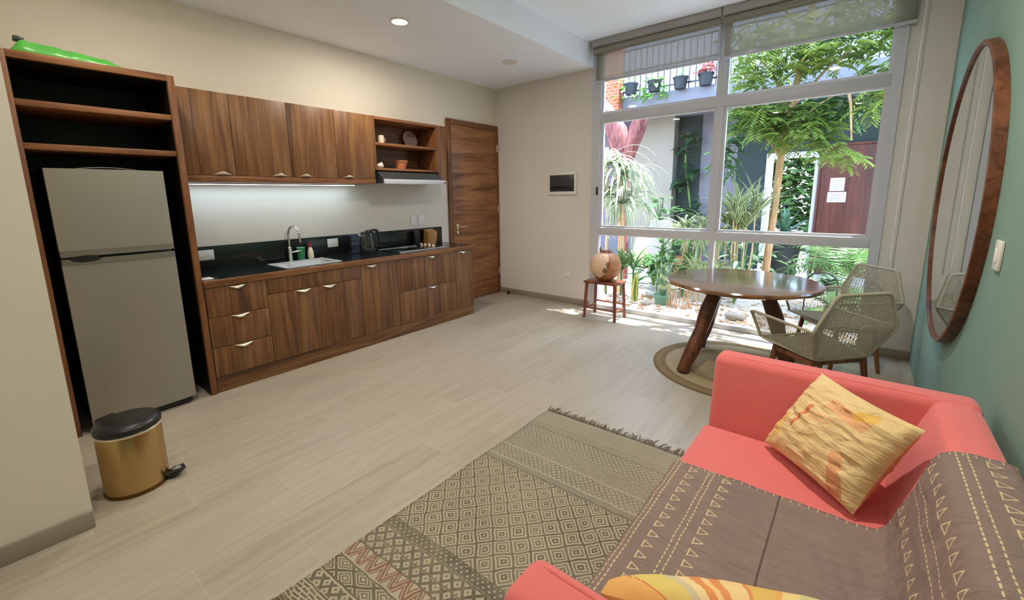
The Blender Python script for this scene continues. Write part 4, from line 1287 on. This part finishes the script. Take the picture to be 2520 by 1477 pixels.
clump('loose pale plant low in the bed below the mullion', 2.70, 5.5, .42, 60, .5, .03, LV['spider2'], .4, 1.4, 1.6, 4, 1)
for (x, y, w_, h_, lab, lv) in ((2.15, 6.9, .45, 1.0, 'dark green shrub in the bed left of the mullion behind the green canes', 'dark'), (2.95, 6.9, .5, .9, 'dark green shrub behind the tall striped plant', 'dark'), (1.75, 6.2, .3, .6, 'low leafy green shrub in the bed behind the short snake plant', 'phil')):
    t = thing('shrub', lab, 'plant', (x, y, GZ), 'shrubs in the courtyard bed')
    b = B(); bs = B()
    for i in range(90):
        a = R.uniform(0, 6.28); r = w_ * math.sqrt(R.random()); z = R.uniform(.12, h_) * (1 - .35 * (r / w_) ** 2)
        broad(b, (x + r * math.cos(a), y + r * math.sin(a) * .7, z), a + R.uniform(-.6, .6), R.uniform(-.3, .7), R.uniform(.16, .28), R.uniform(.06, .11))
    for i in range(8):
        a = i * .785; bs.tube([(x, y, GZ), (x + w_ * .35 * math.cos(a), y + w_ * .25 * math.sin(a), h_ * .5), (x + w_ * .6 * math.cos(a), y + w_ * .45 * math.sin(a), h_ * .85)], [.012, .009, .005], 5)
    b.build('foliage', LV[lv], t); bs.build('stem', M['greenstem'], t)
t = thing('green_cane_plant', 'leafy green cane plant in the bed left of the mullion', 'plant', (2.2, 5.8, GZ))
b = B(); bs = B()
for i in range(9):
    x, y, h = 2.12 + R.uniform(-.16, .28), 5.75 + R.uniform(-.15, .15), R.uniform(.4, .95)
    bs.tube([(x, y, GZ), (x + R.uniform(-.05, .05), y, h)], .010, 6)
    for k in range(8): broad(b, (x, y, h - k * .05), k * 2.4, R.uniform(.1, .9), R.uniform(.16, .26), .07)
b.build('foliage', LV['fresh'], t); bs.build('stem', M['greenstem'], t)
t = thing('anthurium', 'dark plant with pale-veined leaves below the tree in the bed', 'plant', (3.12, 5.6, GZ))
b = B(); bs = B()
for i in range(12):
    a = i * 2.4; r = R.uniform(.1, .26); z = R.uniform(.28, .68)
    q = (3.12 + r * math.cos(a), 5.6 + r * math.sin(a) * .7, z)
    broad(b, q, a, R.uniform(-.3, .5), R.uniform(.18, .28), .12); bs.tube([(3.12, 5.6, GZ), (3.12 + r * .5 * math.cos(a), 5.6 + r * .35 * math.sin(a), z * .7), q], .006, 5)
b.build('foliage', leaf('veined_leaf', (52, 84, 54), (84, 116, 74), .2, ('mid', (214, 220, 200))), t); bs.build('stem', M['greenstem'], t)
# dry stems by the glass
t = thing('dry_plant', 'dry brown twiggy plant close to the glass left of the table leg', 'plant', (2.62, 4.95, GZ))
b = B()
for i in range(26):
    x, y = 2.62 + R.uniform(-.2, .2), 4.95 + R.uniform(-.1, .1)
    a = R.uniform(0, 6.28); h = R.uniform(.2, .5)
    b.tube([(x, y, GZ), (x + .04 * math.cos(a), y + .03 * math.sin(a), h * .6), (x + .1 * math.cos(a), y + .06 * math.sin(a), h)], [.006, .004, .002], 5)
b.build('stem', plain('dry_stem', (176, 138, 100), .8, 0, .2, .2, 20), t)
# black pot with agave
t = thing('agave_pot', 'dark spiky agave in a tall black pot before the bright doorway', 'plant', (3.43, 7.5, GZ))
pot(t, 3.43, 7.5, GZ, .17, .24, .84, M['blackpot'])
b = B(); rosette(b, (3.43, 7.5, .80), 26, .5, .07, .15, 1.45, .4, .2, None, .3)
b.build('foliage', LV['agave'], t)
# ferns by the right window edge
def fern(label, x, y, n, L, m, z0=.05):
    t = thing('fern', label, 'plant', (x, y, GZ), 'ferns by the right window edge')
    b = B()
    for i in range(n):
        az = i * 2.4; el = R.uniform(.5, 1.35); p = Vector((x, y, z0)); l = L * R.uniform(.75, 1.1); dr = R.uniform(1.2, 2.0)
        S = 16; pts = []
        for k in range(S + 1):
            e = el - dr * k / S
            d = Vector((math.cos(az) * math.cos(e), math.sin(az) * math.cos(e), math.sin(e)))
            pts.append(p.copy())
            if k > 2:
                sd = Vector((-math.sin(az), math.cos(az), 0)); ll = l * .22 * math.sin(PI * (k / S) ** .8) + .01
                for s in (-1, 1):
                    q = p + sd * s * ll + d * ll * .35 - Vector((0, 0, ll * .15))
                    w_ = d * .016
                    b.add([p - w_, q, p + w_], [[0, 1, 2]], [[(.5, 0), (.5, 1), (.5, 0)]], True)
            p = p + d * l / S
        b.tube(pts, [.004] * len(pts), 4)
    pot(t, x, y, GZ, .13, .17, .16 if z0 > .1 else .1, M['blackpot'])
    b.build('foliage', m, t)
fern('tall bright fern in the courtyard by the right window edge', 4.34, 6.0, 26, .95, LV['fern'], .45)
fern('low spreading fern in front of the tall one', 4.28, 5.25, 20, .6, LV['fresh'], .12)
fern('fern growing in front of the brown courtyard door', 4.15, 7.4, 22, .95, LV['fern'], .3)
t = thing('plant_hoop', 'thin black metal hoop standing outside the window behind the table', 'hoop', (4.12, 4.9, GZ))
B().tube([(3.975, 4.9, GZ), (3.975, 4.9, .45)] + [(4.12 - .145 * math.cos(a), 4.9, .49 + .145 * math.sin(a)) for a in [PI * i / 16 for i in range(17)]] + [(4.265, 4.9, .45), (4.265, 4.9, GZ)], .009, 8).build('hoop', M['black'], t)

# red-barked tree on the left
t = thing('red_bark_tree', 'thick tree with peeling red bark seen at the left of the window', 'tree', (.98, 6.5, GZ))
B().tube([(1.05, 6.5, GZ), (1.03, 6.5, .8), (1.0, 6.5, 1.6), (.96, 6.5, 2.1), (.86, 6.5, 2.6), (.62, 6.5, 2.95), (.0, 6.6, 3.5)], [.10, .09, .10, .15, .18, .16, .12], 16).build('trunk', M['redbark'], t)
B().tube([(.99, 6.5, 1.75), (1.10, 6.47, 2.15), (1.26, 6.45, 2.6), (1.33, 6.45, 2.8), (1.34, 6.45, 2.82)], [.08, .11, .14, .12, .05], 14).build('branch', M['redbark'], t)
# dark climber on the recess wall
t = thing('climbing_plant', 'dark large-leaved climber on the wall beside the beige pillar', 'plant', (1.35, 8.85, GZ))
b = B()
for i in range(60):
    z = R.uniform(.6, 2.9)
    broad(b, (1.40 + R.uniform(-.14, .2) + .1 * math.sin(z * 2), 8.86 + R.uniform(-.02, .08), z), -PI / 2 + R.uniform(-1.2, 1.2), R.uniform(-.6, .5), R.uniform(.22, .36), .2, .15, 2)
b.build('foliage', LV['dark'], t)
B().tube([(1.40 + .1 * math.sin(z * 2), 8.93, z) for z in [GZ + i * .2 for i in range(15)]], .02, 8).build('stem', M['greenstem'], t)

# feathery courtyard tree
t = thing('feathery_tree', 'slender tree with yellow-green feathery leaves in the courtyard', 'tree', (3.4, 6.2, GZ))
B().tube([(3.37, 6.2, GZ), (3.39, 6.2, .6), (3.42, 6.2, 1.24), (3.44, 6.2, 1.95), (3.50, 6.18, 2.6), (3.62, 6.1, 3.4), (3.7, 5.9, 4.6)], [.055, .05, .047, .045, .04, .035, .025], 12).build('trunk', M['bark'], t)
ends = []
bb = B()
def limb(p, q, r):
    p, q = Vector(p), Vector(q); m_ = (p + q) / 2 + Vector((0, 0, .1))
    pts = [p.lerp(m_, i / 3) if i < 3 else m_.lerp(q, (i - 3) / 3) for i in range(7)]
    bb.tube(pts, [r * (1 - .11 * i) for i in range(7)], 7)
for a, q in (((3.44, 6.2, 1.95), (2.95, 6.0, 2.65)), ((3.46, 6.2, 2.2), (4.1, 6.0, 2.75)), ((3.5, 6.18, 2.6), (3.0, 6.2, 3.4)), ((3.5, 6.18, 2.6), (4.25, 6.1, 3.3)),
             ((3.62, 6.1, 3.4), (2.9, 5.6, 4.3)), ((3.62, 6.1, 3.4), (4.6, 5.7, 4.2)), ((3.66, 6.0, 4.0), (3.3, 5.0, 4.9)), ((3.66, 6.0, 4.0), (4.2, 4.95, 4.7)), ((4.1, 6.0, 2.75), (4.2, 5.8, 2.1))):
    limb(a, q, .022)
bb.build('branch', M['bark'], t)
def pinnate(b, p, az, el, L, nl, ll, lw):
    p = Vector(p)
    for k in range(nl):
        f = (k + 1) / nl
        e = el - 1.0 * f
        d = Vector((math.cos(az) * math.cos(e), math.sin(az) * math.cos(e), math.sin(e)))
        sd = Vector((-math.sin(az), math.cos(az), 0))
        p = p + d * L / nl
        for s in (-1, 1):
            l = ll * (1 - .35 * abs(f - .5))
            tip = p + (sd * s * .9 + d * .45).normalized() * l - Vector((0, 0, l * .3))
            mid = (p + tip) / 2
            wv = (d * .9 + Vector((0, 0, .3))) * lw
            b.add([p, mid - wv, tip, mid + wv], [[0, 1, 2, 3]], [[(.5, 0), (0, .5), (.5, 1), (1, .5)]])
def cloud(b, n, c, r, L=.26):
    for i in range(int(n * 1.7)):
        while True:
            q = Vector((R.uniform(-1, 1), R.uniform(-1, 1), R.uniform(-1, 1)))
            if q.length < 1: break
        pinnate(b, (c[0] + q.x * r[0], c[1] + q.y * r[1], c[2] + q.z * r[2]), R.uniform(0, 6.28), R.uniform(-.3, .8), L * R.uniform(.7, 1.2), 7, .098, .021)
b = B()
for c, r, n in (((3.15, 6.1, 2.55), (.40, .35, .28), 75), ((3.62, 6.1, 2.35), (.40, .35, .30), 90), ((4.05, 6.0, 2.0), (.20, .2, .2), 22), ((3.25, 6.0, 3.3), (.5, .4, .45), 110), ((3.9, 6.0, 3.35), (.40, .4, .4), 70), ((4.45, 6.0, 2.75), (.22, .3, .35), 40),
                ((3.0, 5.6, 4.2), (.6, .5, .4), 80), ((4.4, 5.6, 4.1), (.5, .5, .4), 80), ((4.55, 6.1, 3.4), (.3, .3, .3), 45)):
    cloud(b, n, c, r)
b.build('foliage', LV['tree'], t)
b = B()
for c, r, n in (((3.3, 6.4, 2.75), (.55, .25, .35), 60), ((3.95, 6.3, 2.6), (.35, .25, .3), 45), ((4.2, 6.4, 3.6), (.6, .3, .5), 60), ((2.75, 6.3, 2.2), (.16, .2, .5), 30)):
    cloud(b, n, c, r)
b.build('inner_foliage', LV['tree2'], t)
b = B()
for c, r, n in (((3.3, 4.95, 4.9), (.7, .4, .3), 12), ((4.2, 4.95, 4.7), (.5, .4, .3), 14), ((2.6, 4.9, 5.2), (.5, .3, .2), 5)):
    cloud(b, n, c, r)
b.build('overhanging_foliage', LV['tree'], t)

# hanging pots on the balcony
HP = [('black balcony pot with trailing green plant nearest the brick pier', .50, 3.60, 'trail'), ('black balcony pot with bushy hanging plant, second from the brick pier', .98, 3.58, 'bush'), ('black balcony pot with bare stems, third from the brick pier', 1.48, 3.56, 'bare'), ('black balcony pot with reddish plant nearest the mullion', 1.93, 3.55, 'red')]
for lab, x, z, kind in HP:
    t = thing('hanging_pot', lab, 'plant pot', (x, 7.86, z - .12), 'black pots hanging on the balcony railing')
    pot(t, x, 7.83, z - .12, .10, .13, .21, M['blackpot'])
    B().tube([(x, 7.955, z + .06), (x, 7.93, z + .1), (x, 7.90, z + .075)], .008, 6).build('hook', M['black'], t)
    b = B()
    if kind == 'bare':
        for i in range(7): b.tube([(x, 7.83, z + .05), (x + R.uniform(-.1, .1), 7.83, z + R.uniform(.15, .3))], .005, 5)
        b.build('stem', M['greenstem'], t)
    else:
        for i in range({'trail': 40, 'bush': 70, 'red': 36}[kind]):
            a = R.uniform(0, 6.28); r = R.uniform(0, .16)
            zz = z + .06 + (R.uniform(-.30, .12) if kind != 'red' else R.uniform(0, .25))
            if zz < z: r = R.uniform(.14, .18)
            xo = -.12 if kind == 'trail' else 0
            broad(b, (x + xo + r * math.cos(a), 7.80 + r * math.sin(a) * .7, zz), a, R.uniform(-.6, .4), R.uniform(.10, .17), .085)
        b.build('foliage', LV['hang'] if kind != 'red' else leaf('red_leaf', (150, 84, 88), (190, 120, 112), .3), t)

# ground litter, stones
b = B()
for i in range(520):
    x, y = R.uniform(1.5, 4.5), 4.45 + abs(R.gauss(0, .75))
    broad(b, (x, y, GZ + .012 + R.uniform(0, .012)), R.uniform(0, 6.28), R.uniform(-.1, .35), R.uniform(.05, .10), R.uniform(.025, .05), -.3)
single(b, 'fallen_leaves', LV['litter'], 'dry brown leaves scattered on the pale ground outside the window', 'leaf litter', kind='stuff')
for i, (x, y, r, lab) in enumerate(((2.02, 5.35, .05, 'white stone behind the short snake plant'), (2.16, 4.85, .06, 'pale stone between the two front snake plants'), (2.9, 5.15, .075, 'white stone behind the table leg under the mullion'), (3.3, 4.8, .10, 'flat pale stone outside the window under the table'), (1.75, 4.8, .05, 'small stone behind the stool legs'))):
    b = B().ball((x, y, GZ + r * .45), (r * 1.2, r, r * .6), 14, 10)
    b.v = [tuple(Vector(p) + Vector((1, 1, .6)) * r * .25 * noise.noise(Vector(p) * 9 + Vector((i, 0, 0)))) for p in b.v]
    single(b, 'stone', M['pillar'], lab, 'stone', 'stones on the courtyard ground')
# hedge beyond the doorway
b = B()
for i in range(3800):
    x, y, z = R.uniform(1.5, 4.4), 13 + R.uniform(-.4, .4), R.uniform(GZ, 3.3)
    broad(b, (x, y, z), R.uniform(0, 6.28), R.uniform(-.5, .8), R.uniform(.2, .32), .17)
single(b, 'hedge', LV['fresh'], 'sunlit green hedge seen through the bright courtyard doorway', 'hedge', kind='stuff')

# ------------------------------------------------------------------ light
sun = bpy.data.lights.new('sun', 'SUN'); sun.energy = SUN_W; sun.angle = math.radians(.55); sun.color = (.97, .98, 1)
so = bpy.data.objects.new('sun', sun); C.objects.link(so)
so.rotation_euler = Vector((-.245, -.217, -1)).to_track_quat('-Z', 'Y').to_euler()
wd = bpy.data.worlds.new('sky'); scene.world = wd; wd.use_nodes = True
nt = wd.node_tree; bg = nt.nodes['Background']
sk = nt.nodes.new('ShaderNodeTexSky'); sk.sky_type = 'NISHITA'; sk.sun_disc = False; sk.sun_elevation = math.radians(71); sk.sun_rotation = math.radians(48)
nt.links.new(sk.outputs[0], bg.inputs[0]); bg.inputs[1].default_value = SKY_S

# ------------------------------------------------------------------ camera
yaw, pitch, roll = .68378, -.17621, -.013082
f = Vector((-math.sin(yaw) * math.cos(pitch), math.cos(yaw) * math.cos(pitch), math.sin(pitch)))
rt = Vector((math.cos(yaw), math.sin(yaw), 0)); up = rt.cross(f)
r2 = rt * math.cos(roll) + up * math.sin(roll); u2 = -rt * math.sin(roll) + up * math.cos(roll)
cd = bpy.data.cameras.new('camera'); co = bpy.data.objects.new('camera', cd); C.objects.link(co)
co.matrix_world = Matrix(((r2.x, u2.x, -f.x, 4.4016), (r2.y, u2.y, -f.y, -.8840), (r2.z, u2.z, -f.z, 1.5113), (0, 0, 0, 1)))
cd.sensor_width = 36; cd.sensor_fit = 'HORIZONTAL'; cd.lens = 1061.93 / 2520 * 36
cd.shift_x = (1260 - 1256.42) / 2520; cd.shift_y = (669.40 - 738.5) / 2520
cd.clip_start = .02
scene.camera = co
vs = scene.view_settings
vs.view_transform = 'Standard'; vs.look = 'None'; vs.gamma = 1; vs.use_curve_mapping = False; vs.exposure = EXPO
try:
    scene.cycles.use_denoising = True
    scene.cycles.max_bounces = 10; scene.cycles.transparent_max_bounces = 24; scene.cycles.sample_clamp_indirect = 6
except Exception: pass
